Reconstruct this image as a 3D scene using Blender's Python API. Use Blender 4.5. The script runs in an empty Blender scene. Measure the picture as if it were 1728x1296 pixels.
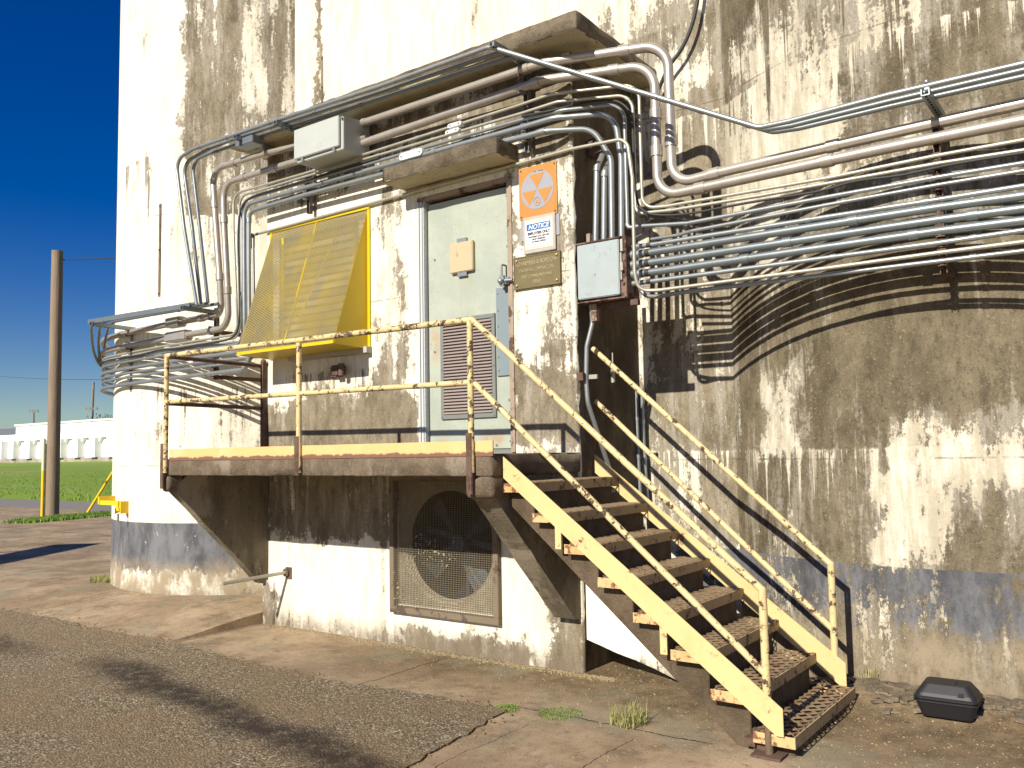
import bpy, bmesh, math, random
from mathutils import Vector, Matrix, noise
random.seed(7)
PI = math.pi
# ------------------------------------------------------------------ camera, sky, sun, exposure
SC = bpy.context.scene
COL = SC.collection
CAM = Vector((3.4726, -5.6096, 1.63))
FPX = 1476.1
YAW, PITCH, ROLL = -0.62864291, 0.0776798, -0.01751833
fw = Vector((math.sin(YAW)*math.cos(PITCH), math.cos(YAW)*math.cos(PITCH), math.sin(PITCH)))
rt = Vector((math.cos(YAW), -math.sin(YAW), 0)); up = rt.cross(fw)
r2 = rt*math.cos(ROLL)+up*math.sin(ROLL); u2 = -rt*math.sin(ROLL)+up*math.cos(ROLL)
cd = bpy.data.cameras.new('camera'); cam = bpy.data.objects.new('camera', cd); COL.objects.link(cam)
cd.sensor_width = 36; cd.lens = FPX/1728*36; cd.clip_start = .05; cd.clip_end = 5000
M = Matrix.Identity(4)
for i in range(3):
    M[i][0] = r2[i]; M[i][1] = u2[i]; M[i][2] = -fw[i]; M[i][3] = CAM[i]
cam.matrix_world = M
SC.camera = cam
EL = math.atan(.622)
W = bpy.data.worlds.new("World"); SC.world = W; W.use_nodes = True
nt = W.node_tree; bg = nt.nodes['Background']
sky = nt.nodes.new('ShaderNodeTexSky'); sky.sky_type = 'NISHITA'; sky.sun_disc = False
sky.sun_elevation = EL; sky.sun_rotation = PI; sky.altitude = 400; sky.air_density = 1.0; sky.dust_density = .4; sky.ozone_density = 3.5
hs = nt.nodes.new('ShaderNodeHueSaturation'); hs.inputs['Saturation'].default_value = 1.5; hs.inputs['Value'].default_value = 1.2; hs.inputs['Hue'].default_value = .524
nt.links.new(sky.outputs[0], hs.inputs['Color']); nt.links.new(hs.outputs[0], bg.inputs[0]); bg.inputs[1].default_value = .050
sd = bpy.data.lights.new('sun', 'SUN'); sd.energy = 5; sd.angle = math.radians(.5); sd.color = (1, .94, .83)
sun = bpy.data.objects.new('sun', sd); COL.objects.link(sun)
sun.rotation_euler = Vector((0, 1, -.622)).to_track_quat('-Z', 'Y').to_euler()
sun.location = (0, -30, 20)
SC.view_settings.view_transform = 'Standard'; SC.view_settings.look = 'None'
SC.view_settings.exposure = .45; SC.view_settings.gamma = 1

# measured photograph positions -> real points on known planes
def ray(px, py): return fw*FPX+r2*(px-864)-u2*(py-648)
def Y(px, py, y):
    d = ray(px, py); return CAM+d*((y-CAM.y)/d.y)
def Z(px, py, z):
    d = ray(px, py); return CAM+d*((z-CAM.z)/d.z)

SLX, SLY, SLR = -6.07, 1.99, 1.93      # left silo
def onsilo(px, py, off=0.):
    """point on the left silo's surface seen at that place of the photograph"""
    d = ray(px, py); R = SLR+off; ox, oy = CAM.x-SLX, CAM.y-SLY
    a = d.x**2+d.y**2; b = ox*d.x+oy*d.y; D = max(b*b-a*(ox*ox+oy*oy-R*R), 0)
    return CAM+d*((-b-math.sqrt(D))/a)
# ------------------------------------------------------------------ materials
class N:
    def __init__(s, name):
        s.m = bpy.data.materials.new(name); s.m.use_nodes = True
        s.t = s.m.node_tree; s.b = s.t.nodes['Principled BSDF']
        g = s.t.nodes.new('ShaderNodeNewGeometry'); s.pos = g.outputs['Position']
        tc = s.t.nodes.new('ShaderNodeTexCoord'); s.obj = tc.outputs['Object']
        s.nrm = g.outputs['Normal']
        x = s.t.nodes.new('ShaderNodeSeparateXYZ'); s.L(s.pos, x.inputs[0]); s.x, s.y, s.z = x.outputs
    def L(s, a, b): s.t.links.new(a, b)
    def put(s, v, sock):
        if isinstance(v, (int, float)): sock.default_value = v
        elif isinstance(v, tuple): sock.default_value = v+(1,) if len(v) == 3 and len(sock.default_value) == 4 else v
        else: s.L(v, sock)
    def op(s, o, a, b=0, c=None):
        n = s.t.nodes.new('ShaderNodeMath'); n.operation = o
        s.put(a, n.inputs[0]); s.put(b, n.inputs[1])
        if c is not None: s.put(c, n.inputs[2])
        return n.outputs[0]
    def add(s, a, b): return s.op('ADD', a, b)
    def mul(s, a, b): return s.op('MULTIPLY', a, b)
    def vec(s, scale=(1, 1, 1), loc=(0, 0, 0), rot=(0, 0, 0), src=None):
        n = s.t.nodes.new('ShaderNodeMapping'); n.inputs['Scale'].default_value = scale; n.inputs['Location'].default_value = loc
        n.inputs['Rotation'].default_value = rot
        s.L(src or s.pos, n.inputs[0]); return n.outputs[0]
    def noise(s, sc, scale=(1, 1, 1), d=6, r=.6, loc=(0, 0, 0), dist=0, src=None):
        n = s.t.nodes.new('ShaderNodeTexNoise'); n.inputs['Scale'].default_value = sc
        n.inputs['Detail'].default_value = d; n.inputs['Roughness'].default_value = r; n.inputs['Distortion'].default_value = dist
        s.L(s.vec(scale, loc, src=src), n.inputs['Vector']); return n.outputs[0]
    def voro(s, sc, scale=(1, 1, 1), f='F1', out=0, src=None):
        n = s.t.nodes.new('ShaderNodeTexVoronoi'); n.feature = f; n.inputs['Scale'].default_value = sc
        s.L(s.vec(scale, src=src), n.inputs['Vector']); return n.outputs[out]
    def rng(s, v, a, b, lo=0., hi=1., smooth=True):
        n = s.t.nodes.new('ShaderNodeMapRange'); n.clamp = True
        if smooth: n.interpolation_type = 'SMOOTHSTEP'
        s.put(v, n.inputs[0]); s.put(a, n.inputs[1]); s.put(b, n.inputs[2]); s.put(lo, n.inputs[3]); s.put(hi, n.inputs[4])
        return n.outputs[0]
    def mix(s, f, a, b):
        n = s.t.nodes.new('ShaderNodeMix'); n.data_type = 'RGBA'
        s.put(f, n.inputs[0]); s.put(a, n.inputs[6]); s.put(b, n.inputs[7]); return n.outputs[2]
    def box(s, x0, x1, z0, z1, sx=.15, sz=.15, wob=None):
        xx = s.add(s.x, wob) if wob else s.x; zz = s.add(s.z, wob) if wob else s.z
        a = s.mul(s.rng(xx, x0-sx, x0+sx), s.rng(xx, x1-sx, x1+sx, 1., 0.))
        b = s.mul(s.rng(zz, z0-sz, z0+sz), s.rng(zz, z1-sz, z1+sz, 1., 0.))
        return s.mul(a, b)
    def bump(s, h, st=.3, dist=.01):
        n = s.t.nodes.new('ShaderNodeBump'); n.inputs['Strength'].default_value = st; n.inputs['Distance'].default_value = dist
        s.L(h, n.inputs['Height']); s.L(n.outputs[0], s.b.inputs['Normal'])
    def done(s, col, rough=.8, metal=0., spec=.5):
        s.put(col, s.b.inputs['Base Color']); s.put(rough, s.b.inputs['Roughness']); s.put(metal, s.b.inputs['Metallic'])
        s.b.inputs['Specular IOR Level'].default_value = spec
        return s.m

PAINT = (.74, .69, .56)
def paintwall(name, base=0., boxes=(), stripe=False, top=.85, lowm=.8, runs=((5.2, 1.2, -.35), (4.4, .9, .35), (1.62, .7, .4), (2.42, .6, -.3)), c1=(.14, .112, .07), c2=(.30, .25, .17), off=(0, 0, 0), paint=PAINT, soft=.035, mott=(.60, .57, .50)):
    """old whitewash flaking off grey brown concrete. boxes: (x0,x1,z0,z1,soft,amount): where the paint held (+) or wore off (-)"""
    n = N(name)
    big = n.noise(1.6, (1, 1, .5), 10, .70, off, .3)
    mid = n.noise(6, (1, 1, .24), 9, .76, (off[0]+2, 1, 1))
    streak = n.noise(11, (1, 1, .055), 6, .62, (off[0]+3, off[1], off[2]))
    fine = n.noise(38, (1, 1, .8), 5, .8, off)
    wobn = n.noise(2.6, (1, 1, 1), 9, .75, (5, 5, 5)); wob = n.mul(n.add(wobn, -.5), .9)
    v = n.add(n.mul(n.add(big, -.5), 1.9), n.mul(n.add(streak, -.5), .9))
    v = n.add(v, n.mul(n.add(mid, -.5), 1.3)); v = n.add(v, n.mul(n.add(fine, -.5), .9))
    v = n.add(v, base)
    # runs of whitewash and of bare wear that start at the pour lines and trail downward
    for k_, (z0, L, amp) in enumerate(runs):
        ln = n.mul(n.rng(n.noise(9+3*k_, (1, 1, 0), 5, .7, (k_*3.1, k_, 0)), .47, .72), L)
        m_ = n.mul(n.rng(n.z, z0-.02, z0+.01, 1., 0.), n.rng(n.add(n.z, ln), z0-.04, z0+.10))
        v = n.add(v, n.mul(m_, amp))
    for (x0, x1, z0, z1, sf, am) in boxes:
        v = n.add(v, n.mul(n.box(x0, x1, z0, z1, sf, sf, wob), am))
    v = n.add(v, n.rng(n.z, .0, .3, -.3, 0.))
    cover = n.rng(v, -soft, soft)
    lip = n.mul(n.rng(v, -.16, -.02), n.rng(v, -.02, .01, 1., 0.))
    con = n.mix(n.rng(n.noise(3.1, (1, 1, .5), 9, .75, (9, 0, 0)), .3, .7), c1, c2)
    con = n.mix(n.rng(n.noise(13, (1, 1, .5), 7, .75, (1, 5, 3)), .45, .68, 0., .6), con, tuple(c*.6 for c in c1))
    con = n.mix(n.rng(n.noise(75, d=4, r=.7), .54, .7, 0., .85), con, tuple(c*.45 for c in c1))
    con = n.mix(n.rng(n.noise(60, d=4, r=.7, loc=(4, 4, 4)), .57, .7, 0., .8), con, tuple(c*1.5 for c in c2))
    # thin translucent wash left in the pores
    wv = n.add(n.add(v, .22), n.mul(n.add(n.noise(9, (1, 1, .12), 7, .72, (6, 1, 1)), -.5), 1.7))
    con = n.mix(n.rng(wv, -.12, .36, 0., .70), con, (.47, .43, .35))
    pv = n.add(n.mul(n.noise(4, (1, 1, .35), 9, .74, (2, 8, 1)), .55), n.mul(n.noise(19, (1, 1, .10), 6, .7, (1, 3, 9)), .45))
    pcol = n.mix(n.rng(pv, .40, .62), tuple(c*k for c, k in zip(paint, mott)), paint)
    pcol = n.mix(n.rng(v, .02, .30, .55, 0.), pcol, (.42, .36, .26))
    pcol = n.mix(n.rng(n.noise(85, d=3, r=.7), .62, .7, 0., .6), pcol, c2)
    col = n.mix(cover, con, pcol)
    if stripe:
        sv = n.add(n.mul(n.add(n.noise(3.0, (1, 1, .8), 10, .74, (1, 2, 3)), -.5), 2.3), n.mul(n.add(n.noise(20, (1, 1, .6), 6, .78), -.5), 1.7))
        sv = n.add(sv, stripe)
        sv = n.add(sv, n.rng(n.z, .12, .52, -1.1, 0.))
        sm = n.mul(n.rng(sv, -.05, .05), n.rng(n.add(n.z, n.mul(wobn, .012)), top-.004, top+.006, 1., 0.))
        sc = n.mix(n.rng(n.noise(4, (1, 1, .4), 9, .75), .35, .65), (.070, .071, .076), (.185, .186, .192))
        col = n.mix(sm, col, sc)
        low = n.mul(n.rng(n.add(n.z, n.mul(wob, .3)), .30, .55, 1., 0.), n.rng(n.noise(6, (1, 1, .6), 9, .75, (0, 8, 0)), .30, .56))
        col = n.mix(n.mul(low, lowm), col, (.33, .265, .175))
    col = n.mix(n.mul(lip, .45), col, (.07, .055, .04))
    for zl in (1.555, 3.02, 4.47):
        ld = n.op('ABSOLUTE', n.add(n.add(n.z, -zl), n.mul(wobn, .02)))
        col = n.mix(n.mul(n.rng(ld, .002, .009, 1., 0.), n.rng(n.noise(3, (1, 1, 1), 6, .7, (zl, 0, 0)), .46, .56, 0., .6)), col, (.09, .07, .05))
    grime = n.mul(n.rng(n.z, .0, .22, 1., 0.), n.rng(n.noise(7, d=8, r=.72, loc=(0, 3, 8)), .3, .55))
    col = n.mix(n.mul(grime, .7), col, (.17, .13, .09))
    h = n.add(n.mul(cover, .25), n.add(n.mul(n.noise(45, d=6, r=.75), .9), n.mul(n.noise(8, d=5), .8)))
    n.bump(h, .5, .012)
    return n.done(col, .88, 0, .25)

def concrete(name, c1, c2, sc=3., dark=(.07, .055, .04), rough=.92, bump=.6, lichen=None, streaky=.4, pale=None):
    n = N(name)
    f = n.noise(sc, (1, 1, streaky), 9, .72)
    col = n.mix(n.rng(f, .3, .7), c1, c2)
    col = n.mix(n.rng(n.noise(sc*6, (1, 1, .3), 5, .7, (4, 1, 2)), .56, .75), col, dark)
    col = n.mix(n.rng(n.noise(110, d=2), .6, .72, 0., .6), col, tuple(min(1, c*1.7) for c in c2))
    if pale: col = n.mix(n.rng(n.noise(1.7, (1, 1, .5), 8, .75, (7, 7, 7)), .5, .6), col, pale)
    if lichen: col = n.mix(n.rng(n.noise(4, d=7, r=.75, loc=(3, 3, 3)), .55, .7), col, lichen)
    n.bump(n.add(n.noise(50, d=6, r=.75), n.mul(n.noise(9, d=4), .9)), bump, .015)
    return n.done(col, rough, 0, .2)

def metal_mat(name, col, rough=.38, metal=.75, var=.25, rust=None, rustamt=.6, sc=9):
    n = N(name)
    c = n.mix(n.noise(sc, d=6, r=.7), tuple(x*(1-var) for x in col), tuple(min(1, x*(1+var)) for x in col))
    c = n.mix(n.rng(n.noise(55, d=3), .58, .7, 0., .35), c, tuple(x*.5 for x in col))
    if rust:
        f = n.rng(n.noise(6, d=8, r=.75, loc=(1, 5, 2)), rustamt, rustamt+.06)
        c = n.mix(f, c, n.mix(n.noise(40, d=4), tuple(x*.5 for x in rust), rust))
        n.put(n.rng(f, 0, 1, metal, 0.), n.b.inputs['Metallic'])
        m = n.b.inputs['Metallic']
        n.put(c, n.b.inputs['Base Color']); n.put(n.rng(f, 0, 1, rough, .85), n.b.inputs['Roughness'])
        n.bump(n.noise(40, d=5), .15, .004); return n.m
    n.bump(n.noise(40, d=5), .1, .003)
    return n.done(c, rough, metal)

def paint_metal(name, col, chip=(.11, .055, .035), amt=.6, sc=11, rough=.5, stretch=(1, 1, 1), stain=None, foot=False):
    n = N(name)
    c = n.mix(n.noise(5, d=6, r=.7), tuple(x*.88 for x in col), tuple(min(1, x*1.06) for x in col))
    if stain: c = n.mix(n.rng(n.noise(3, d=7, r=.7, loc=(2, 2, 2)), .5, .72, 0., .75), c, stain)
    lowf = n.mul(n.add(n.noise(1.9, d=4, r=.6, loc=(7, 3, 1)), -.5), .34)
    raw = n.add(n.add(n.noise(sc, stretch, 8, .72), n.mul(n.noise(70, d=2), .06)), lowf)
    f = n.rng(raw, amt, amt+.03)
    if foot: f = n.op('MAXIMUM', f, n.mul(n.rng(n.add(n.z, n.mul(n.add(n.noise(14, d=6), -.5), .35)), .12, .30, 1., 0.), .9))
    c = n.mix(n.rng(raw, amt-.07, amt, 0., .5), c, tuple(min(1, a*.6+b*.4) for a, b in zip(col, chip)))
    c = n.mix(f, c, n.mix(n.noise(30, d=4), tuple(x*.5 for x in chip), chip))
    n.bump(n.add(n.mul(f, -1.), n.mul(n.noise(60, d=4), .2)), .35, .003)
    return n.done(c, n.rng(f, 0, 1, rough, .9), 0., .4)

MAT = {}
MAT['silo_left'] = paintwall('silo_paint_left', .54, [(-5.42, -4.0, 4.35, 9, .03, -.60), (-5.7, -4.9, 3.3, 4.5, .2, -.30), (-5.9, -4.2, 1.5, 3.3, .3, -.30), (-6.2, -5.9, 4.0, 9, .1, -.2), (-7.2, -5.2, .8, 1.5, .3, .25)], .45, top=.905, lowm=1., paint=(.84, .80, .68), mott=(.80, .78, .72))
MAT['link'] = paintwall('link_wall_paint', .36, [(-4.5, -4.06, 4.6, 9, .05, .45), (-4.02, -3.92, 4.6, 9, .015, -.9), (-3.9, -.6, 4.6, 9, .3, .12), (-3.4, -.6, 4.9, 5.4, .2, -.15), (-.6, 3, 4.6, 5.6, .5, -.50), (-5, -4, 1.2, 3.2, .3, -.25), (0, 1, 3.2, 4.6, .15, -.48), (0, 1, 2.2, 3.2, .1, -.42), (-.2, 1, .85, 2.2, .1, -.52), (-.2, 1.2, -.3, .4, .1, .3)], .1, paint=(.80, .76, .64), mott=(.75, .73, .66))
MAT['silo_right'] = paintwall('silo_paint_right', -.19, [(.5, 1.9, 3.55, 4.05, .2, .42), (.8, 1.3, 2.9, 3.7, .1, .38), (1.0, 1.9, 4.0, 5, .2, .25), (1.9, 3.4, 3.75, 4.35, .15, -.22), (1.6, 1.9, 3.3, 3.9, .1, .2), (1.6, 3.4, 1.85, 3.1, .15, -.42), (1.15, 1.5, 1.55, 2.2, .08, .42), (1.95, 3.6, .9, 1.75, .2, .16), (2.0, 2.25, .95, 1.5, .06, .25), (1.55, 1.95, .9, 1.8, .1, -.15), (2.4, 3.6, 1.35, 1.6, .1, .22)], .08, c1=(.092, .073, .043), c2=(.215, .175, .112))
MAT['facade'] = paintwall('annex_paint', .40, [(-3.7, -1.6, 1.5, 2.15, .1, -.85), (-3.3, -2.0, 2.05, 2.35, .12, -.22), (-3.7, -1.9, .85, 1.5, .06, -.62), (-.62, -.50, 1.6, 3.9, .03, -.45), (-.6, 0, 1.6, 2.35, .2, -.78), (-.3, 0, 2.4, 4.7, .04, -.38), (-2.1, -1.75, 2.0, 4, .08, -.42), (-.7, 0, 3.9, 4.7, .1, -.5), (-3.7, -.0, 4.15, 4.7, .1, -.6), (-.30, 0, -.2, .55, .06, -.65), (-1.8, -.5, -.1, .16, .06, -.5), (-3.7, -3.5, -.1, .45, .04, -.5), (-.45, -.1, 2.55, 3.2, .1, .1)], paint=(.84, .80, .68), mott=(.78, .76, .70))
MAT['skirt'] = paintwall('skirt_paint', .7, [(0, 1.2, -.1, .2, .06, -.35)], paint=(.86, .83, .74), mott=(.85, .84, .8))
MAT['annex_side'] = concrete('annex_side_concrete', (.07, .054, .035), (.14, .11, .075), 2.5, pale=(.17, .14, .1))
MAT['slab'] = concrete('slab_concrete', (.085, .066, .044), (.235, .19, .13), 4.5, dark=(.045, .034, .022), streaky=1, bump=1.)
MAT['soffit'] = concrete('soffit_concrete', (.42, .36, .22), (.52, .46, .31), 2., dark=(.2, .15, .09), streaky=1)
MAT['beam'] = concrete('beam_concrete', (.11, .08, .053), (.21, .162, .11), 4.5, streaky=1, bump=.9, pale=(.27, .22, .16))
MAT['bracket'] = concrete('bracket_concrete', (.12, .10, .07), (.26, .22, .155), 2.2, lichen=(.15, .15, .085), pale=(.33, .28, .2))
MAT['stair_concrete'] = concrete('stair_concrete', (.085, .062, .038), (.17, .125, .08), 4, streaky=.8, bump=1.)
MAT['galv'] = metal_mat('galvanised_steel', (.33, .355, .355), .40, .62)
MAT['galv_warm'] = metal_mat('aged_conduit', (.46, .415, .355), .40, .55)
MAT['galv_cream'] = metal_mat('yellowed_conduit', (.47, .45, .36), .42, .5)
MAT['galv_dark'] = metal_mat('grey_conduit', (.235, .265, .27), .42, .6)
MAT['strut'] = metal_mat('strut_steel', (.22, .22, .22), .5, .6, .3, (.14, .065, .035), .5)
MAT['rust'] = metal_mat('rusty_steel', (.135, .082, .058), .75, .2, .4, (.11, .055, .033), .5)
MAT['greybox'] = paint_metal('grey_enamel', (.45, .47, .43), amt=.74, rough=.4)
MAT['bluebox'] = paint_metal('blue_grey_enamel', (.36, .41, .41), (.16, .07, .04), .68, rough=.42, stain=(.33, .34, .30))
MAT['rustbox'] = paint_metal('rusted_box_rim', (.20, .125, .095), (.10, .05, .035), .52, rough=.7)
MAT['yrail'] = paint_metal('cream_yellow_rail_paint', (.68, .53, .26), (.11, .075, .05), .585, 18, .5, stain=(.72, .46, .2), foot=True)
MAT['yplate'] = paint_metal('yellow_plate_paint', (.66, .51, .235), (.28, .14, .07), .66, 9, .5, stain=(.62, .42, .18))
n = N('toe_board_paint')
f = n.rng(n.add(n.z, n.mul(n.add(n.noise(9, (1, 1, .6), 6, .7), -.5), .07)), 1.628, 1.642)
n.bump(n.noise(40), .2, .003)
MAT['toe'] = n.done(n.mix(f, n.mix(n.noise(30), (.16, .07, .045), (.24, .12, .07)), n.mix(n.rng(n.noise(4, d=6), .45, .7), (.66, .44, .18), (.62, .49, .24))), .6)
MAT['tread'] = paint_metal('rusty_cream_tread', (.46, .33, .17), (.15, .08, .04), .60, 14, .65, stain=(.24, .15, .08))
MAT['treadend'] = paint_metal('rusty_tread_end', (.66, .43, .20), (.26, .12, .055), .55, 16, .65, stain=(.45, .19, .06))
MAT['grate'] = metal_mat('worn_steel_grating', (.30, .215, .125), .6, .15, .3, (.22, .10, .05), .54)
MAT['yhood'] = paint_metal('bright_yellow_panel', (.66, .47, .01), (.25, .16, .05), .70, 5, .4, stain=(.6, .42, .04))
MAT['door'] = paint_metal('grey_green_door_paint', (.47, .50, .40), (.3, .2, .12), .78, 6, .45, stain=(.40, .45, .40))
n = N('grey_green_door')
c = n.mix(n.rng(n.noise(2.5, d=8, r=.7), .35, .65), (.33, .365, .30), (.40, .43, .345))
for (x0, x1, z0, z1, am) in ((-1.50, -1.40, 2.42, 2.70, .55), (-1.46, -1.30, 1.66, 1.76, .5), (-.95, -.72, 1.66, 1.80, .6), (-1.42, -1.36, 1.7, 1.95, .25), (-1.25, -.99, 2.98, 3.12, .12)):
    c = n.mix(n.mul(n.mul(n.box(x0, x1, z0, z1, .06, .08), n.rng(n.noise(9, d=6, r=.7), .36, .62)), am), c, (.42, .22, .09))
c = n.mix(n.rng(n.noise(7, (1, 1, .06), 6, .65), .55, .75, 0., .3), c, (.30, .30, .22))
c = n.mix(n.rng(n.noise(60, d=3), .66, .72, 0., .7), c, (.2, .15, .1))
n.bump(n.add(n.noise(3, d=3), n.mul(n.noise(50), .1)), .25, .012)
MAT['door'] = n.done(c, .5, 0, .4)
MAT['doorgrey'] = paint_metal('blue_grey_guard_plate', (.20, .245, .26), (.12, .08, .06), .76, 6, .5)
MAT['louver'] = paint_metal('brown_louver', (.31, .25, .225), (.15, .1, .08), .7, 6, .55)
MAT['louverframe'] = paint_metal('grey_louver_frame', (.19, .20, .18), (.12, .08, .06), .72, 6, .5)
MAT['jamb'] = paint_metal('rusty_jamb', (.34, .26, .19), (.15, .085, .06), .57, 7, .7)
MAT['jamblight'] = paint_metal('pale_jamb', (.52, .53, .52), (.25, .2, .15), .72, 7, .5)
MAT['amber'] = paint_metal('amber_lens', (.52, .42, .26), (.35, .25, .12), .72, 5, .3)
def plain(name, col, rough=.6, metal=0., bmp=True):
    n = N(name)
    c = n.mix(n.noise(12, d=6, r=.7), tuple(x*.86 for x in col), tuple(min(1, x*1.1) for x in col))
    if bmp: n.bump(n.noise(60, d=3), .1, .002)
    return n.done(c, rough, metal)
MAT['orange'] = plain('faded_orange', (.46, .205, .04), .6)
MAT['signgrey'] = plain('faded_sign_grey', (.30, .30, .325), .6)
MAT['signwhite'] = plain('sign_white', (.70, .70, .70), .5)
MAT['signcream'] = plain('sign_cream', (.66, .60, .40), .55)
MAT['signblue'] = plain('sign_blue', (.012, .13, .36), .5)
MAT['ink'] = plain('sign_ink', (.05, .045, .045), .6)
MAT['frame'] = metal_mat('sign_frame', (.48, .42, .36), .5, .4)
MAT['bronze'] = metal_mat('weathered_bronze', (.20, .16, .075), .5, .55)
MAT['bronzehi'] = metal_mat('bronze_letter', (.50, .42, .24), .4, .5)
MAT['black'] = plain('black_plastic', (.013, .012, .014), .55)
MAT['cable'] = plain('black_cable', (.03, .03, .03), .6)
MAT['darkvoid'] = plain('dark_interior', (.013, .013, .014), .9)  # near-black puts the shade inside openings and gaps into the colour
MAT['fanblade'] = metal_mat('fan_blade', (.06, .07, .08), .6, .3)
MAT['shroud'] = concrete('dusty_shroud', (.30, .25, .165), (.46, .40, .28), 4, dark=(.15, .12, .08), streaky=1)
MAT['fanframe'] = paint_metal('dusty_fan_frame', (.19, .145, .095), (.13, .09, .06), .6, 8, .75)
MAT['wire'] = metal_mat('dusty_wire', (.24, .20, .135), .8, .1)
MAT['safety'] = paint_metal('safety_yellow', (.85, .55, .01), (.3, .15, .05), .72, 6, .45)
MAT['creamtop'] = plain('faded_stake_top', (.75, .72, .42), .6)
n = N('weathered_pole_wood')
n.bump(n.noise(18, (1, 1, .05), 6, .7), .6, .02)
MAT['wood'] = n.done(n.mix(n.noise(14, (1, 1, .06), 7, .7), (.13, .095, .065), (.36, .27, .18)), .85)

# ------------------------------------------------------------------ mesh helpers
class MB:
    def __init__(s): s.v = []; s.f = []; s.sm = []
    def addf(s, vs, fs, sm=False):
        o = len(s.v); s.v += [tuple(v) for v in vs]; s.f += [tuple(i+o for i in f) for f in fs]; s.sm += [sm]*len(fs); return s
    def box(s, x0, x1, y0, y1, z0, z1):
        v = [(x, y, z) for z in (z0, z1) for y in (y0, y1) for x in (x0, x1)]
        return s.addf(v, [(0, 2, 3, 1), (4, 5, 7, 6), (0, 1, 5, 4), (2, 6, 7, 3), (0, 4, 6, 2), (1, 3, 7, 5)])
    def obox(s, c, ax, ay, az, hx, hy, hz):
        c = Vector(c); v = [c+ax*(i*hx)+ay*(j*hy)+az*(k*hz) for k in (-1, 1) for j in (-1, 1) for i in (-1, 1)]
        return s.addf(v, [(0, 2, 3, 1), (4, 5, 7, 6), (0, 1, 5, 4), (2, 6, 7, 3), (0, 4, 6, 2), (1, 3, 7, 5)])
    def bar(s, a, b, w, h, upv=Vector((0, 0, 1))):
        a = Vector(a); b = Vector(b); d = (b-a); L = d.length; d.normalize()
        sdv = d.cross(upv)
        if sdv.length < 1e-4: sdv = Vector((1, 0, 0))
        sdv.normalize(); u = sdv.cross(d)
        return s.obox((a+b)/2, d, sdv, u, L/2, w/2, h/2)
    def prism(s, pts, d, ):
        d = Vector(d); a = [Vector(p) for p in pts]; b = [p+d for p in a]; k = len(a)
        fs = [tuple(range(k)), tuple(range(2*k-1, k-1, -1))]+[(i, i+k, (i+1) % k+k, (i+1) % k) for i in range(k)]
        return s.addf(a+b, fs)
    def tube(s, path, r, seg=12, cap=True):
        path = [Vector(p) for p in path]; k = len(path)
        rs = r if isinstance(r, (list, tuple)) else [r]*k
        T = []
        for i in range(k):
            t = (path[min(i+1, k-1)]-path[max(i-1, 0)]); t.normalize(); T.append(t)
        u = T[0].orthogonal().normalized(); vs = []; fs = []
        for i in range(k):
            u = (u-T[i]*u.dot(T[i])); u = u.normalized() if u.length > 1e-6 else T[i].orthogonal().normalized()
            w = T[i].cross(u)
            for j in range(seg):
                a = 2*PI*j/seg; vs.append(path[i]+(u*math.cos(a)+w*math.sin(a))*rs[i])
        for i in range(k-1):
            for j in range(seg):
                fs.append((i*seg+j, i*seg+(j+1) % seg, (i+1)*seg+(j+1) % seg, (i+1)*seg+j))
        s.addf(vs, fs, True)
        if cap:
            s.addf(vs[:seg], [tuple(range(seg-1, -1, -1))]); s.addf(vs[-seg:], [tuple(range(seg))])
        return s
    def cyl(s, a, b, r, seg=16): return s.tube([a, b], r, seg)
    def ball(s, c, r, seg=8):
        c = Vector(c); path = [c+Vector((0, 0, r*math.sin(t))) for t in [-1.5, -1, -.5, 0, .5, 1, 1.5]]
        return s.tube(path, [max(r*math.cos(t), .001) for t in [-1.5, -1, -.5, 0, .5, 1, 1.5]], seg)
    def build(s, name, mat, parent=None, bevel=0):
        me = bpy.data.meshes.new(name); me.from_pydata(s.v, [], s.f); me.update()
        for p, sm in zip(me.polygons, s.sm): p.use_smooth = sm
        bm = bmesh.new(); bm.from_mesh(me); bmesh.ops.recalc_face_normals(bm, faces=bm.faces)
        if bevel: bmesh.ops.bevel(bm, geom=list(bm.edges), offset=bevel, segments=2, affect='EDGES', clamp_overlap=True)
        bm.to_mesh(me); bm.free()
        me.materials.append(MAT[mat] if isinstance(mat, str) else mat)
        o = bpy.data.objects.new(name, me); COL.objects.link(o)
        if parent: o.parent = parent
        return o
def tag(o, label=None, cat=None, group=None, kind=None):
    if label: o['label'] = label
    if cat: o['category'] = cat
    if group: o['group'] = group
    if kind: o['kind'] = kind
    return o
def thing(name, label, cat, group=None):
    return tag(None_empty(name), label, cat, group)
def None_empty(name):
    o = bpy.data.objects.new(name, None); COL.objects.link(o); o.empty_display_size = .1; return o
def struct(o): return tag(o, kind='structure')

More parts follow.
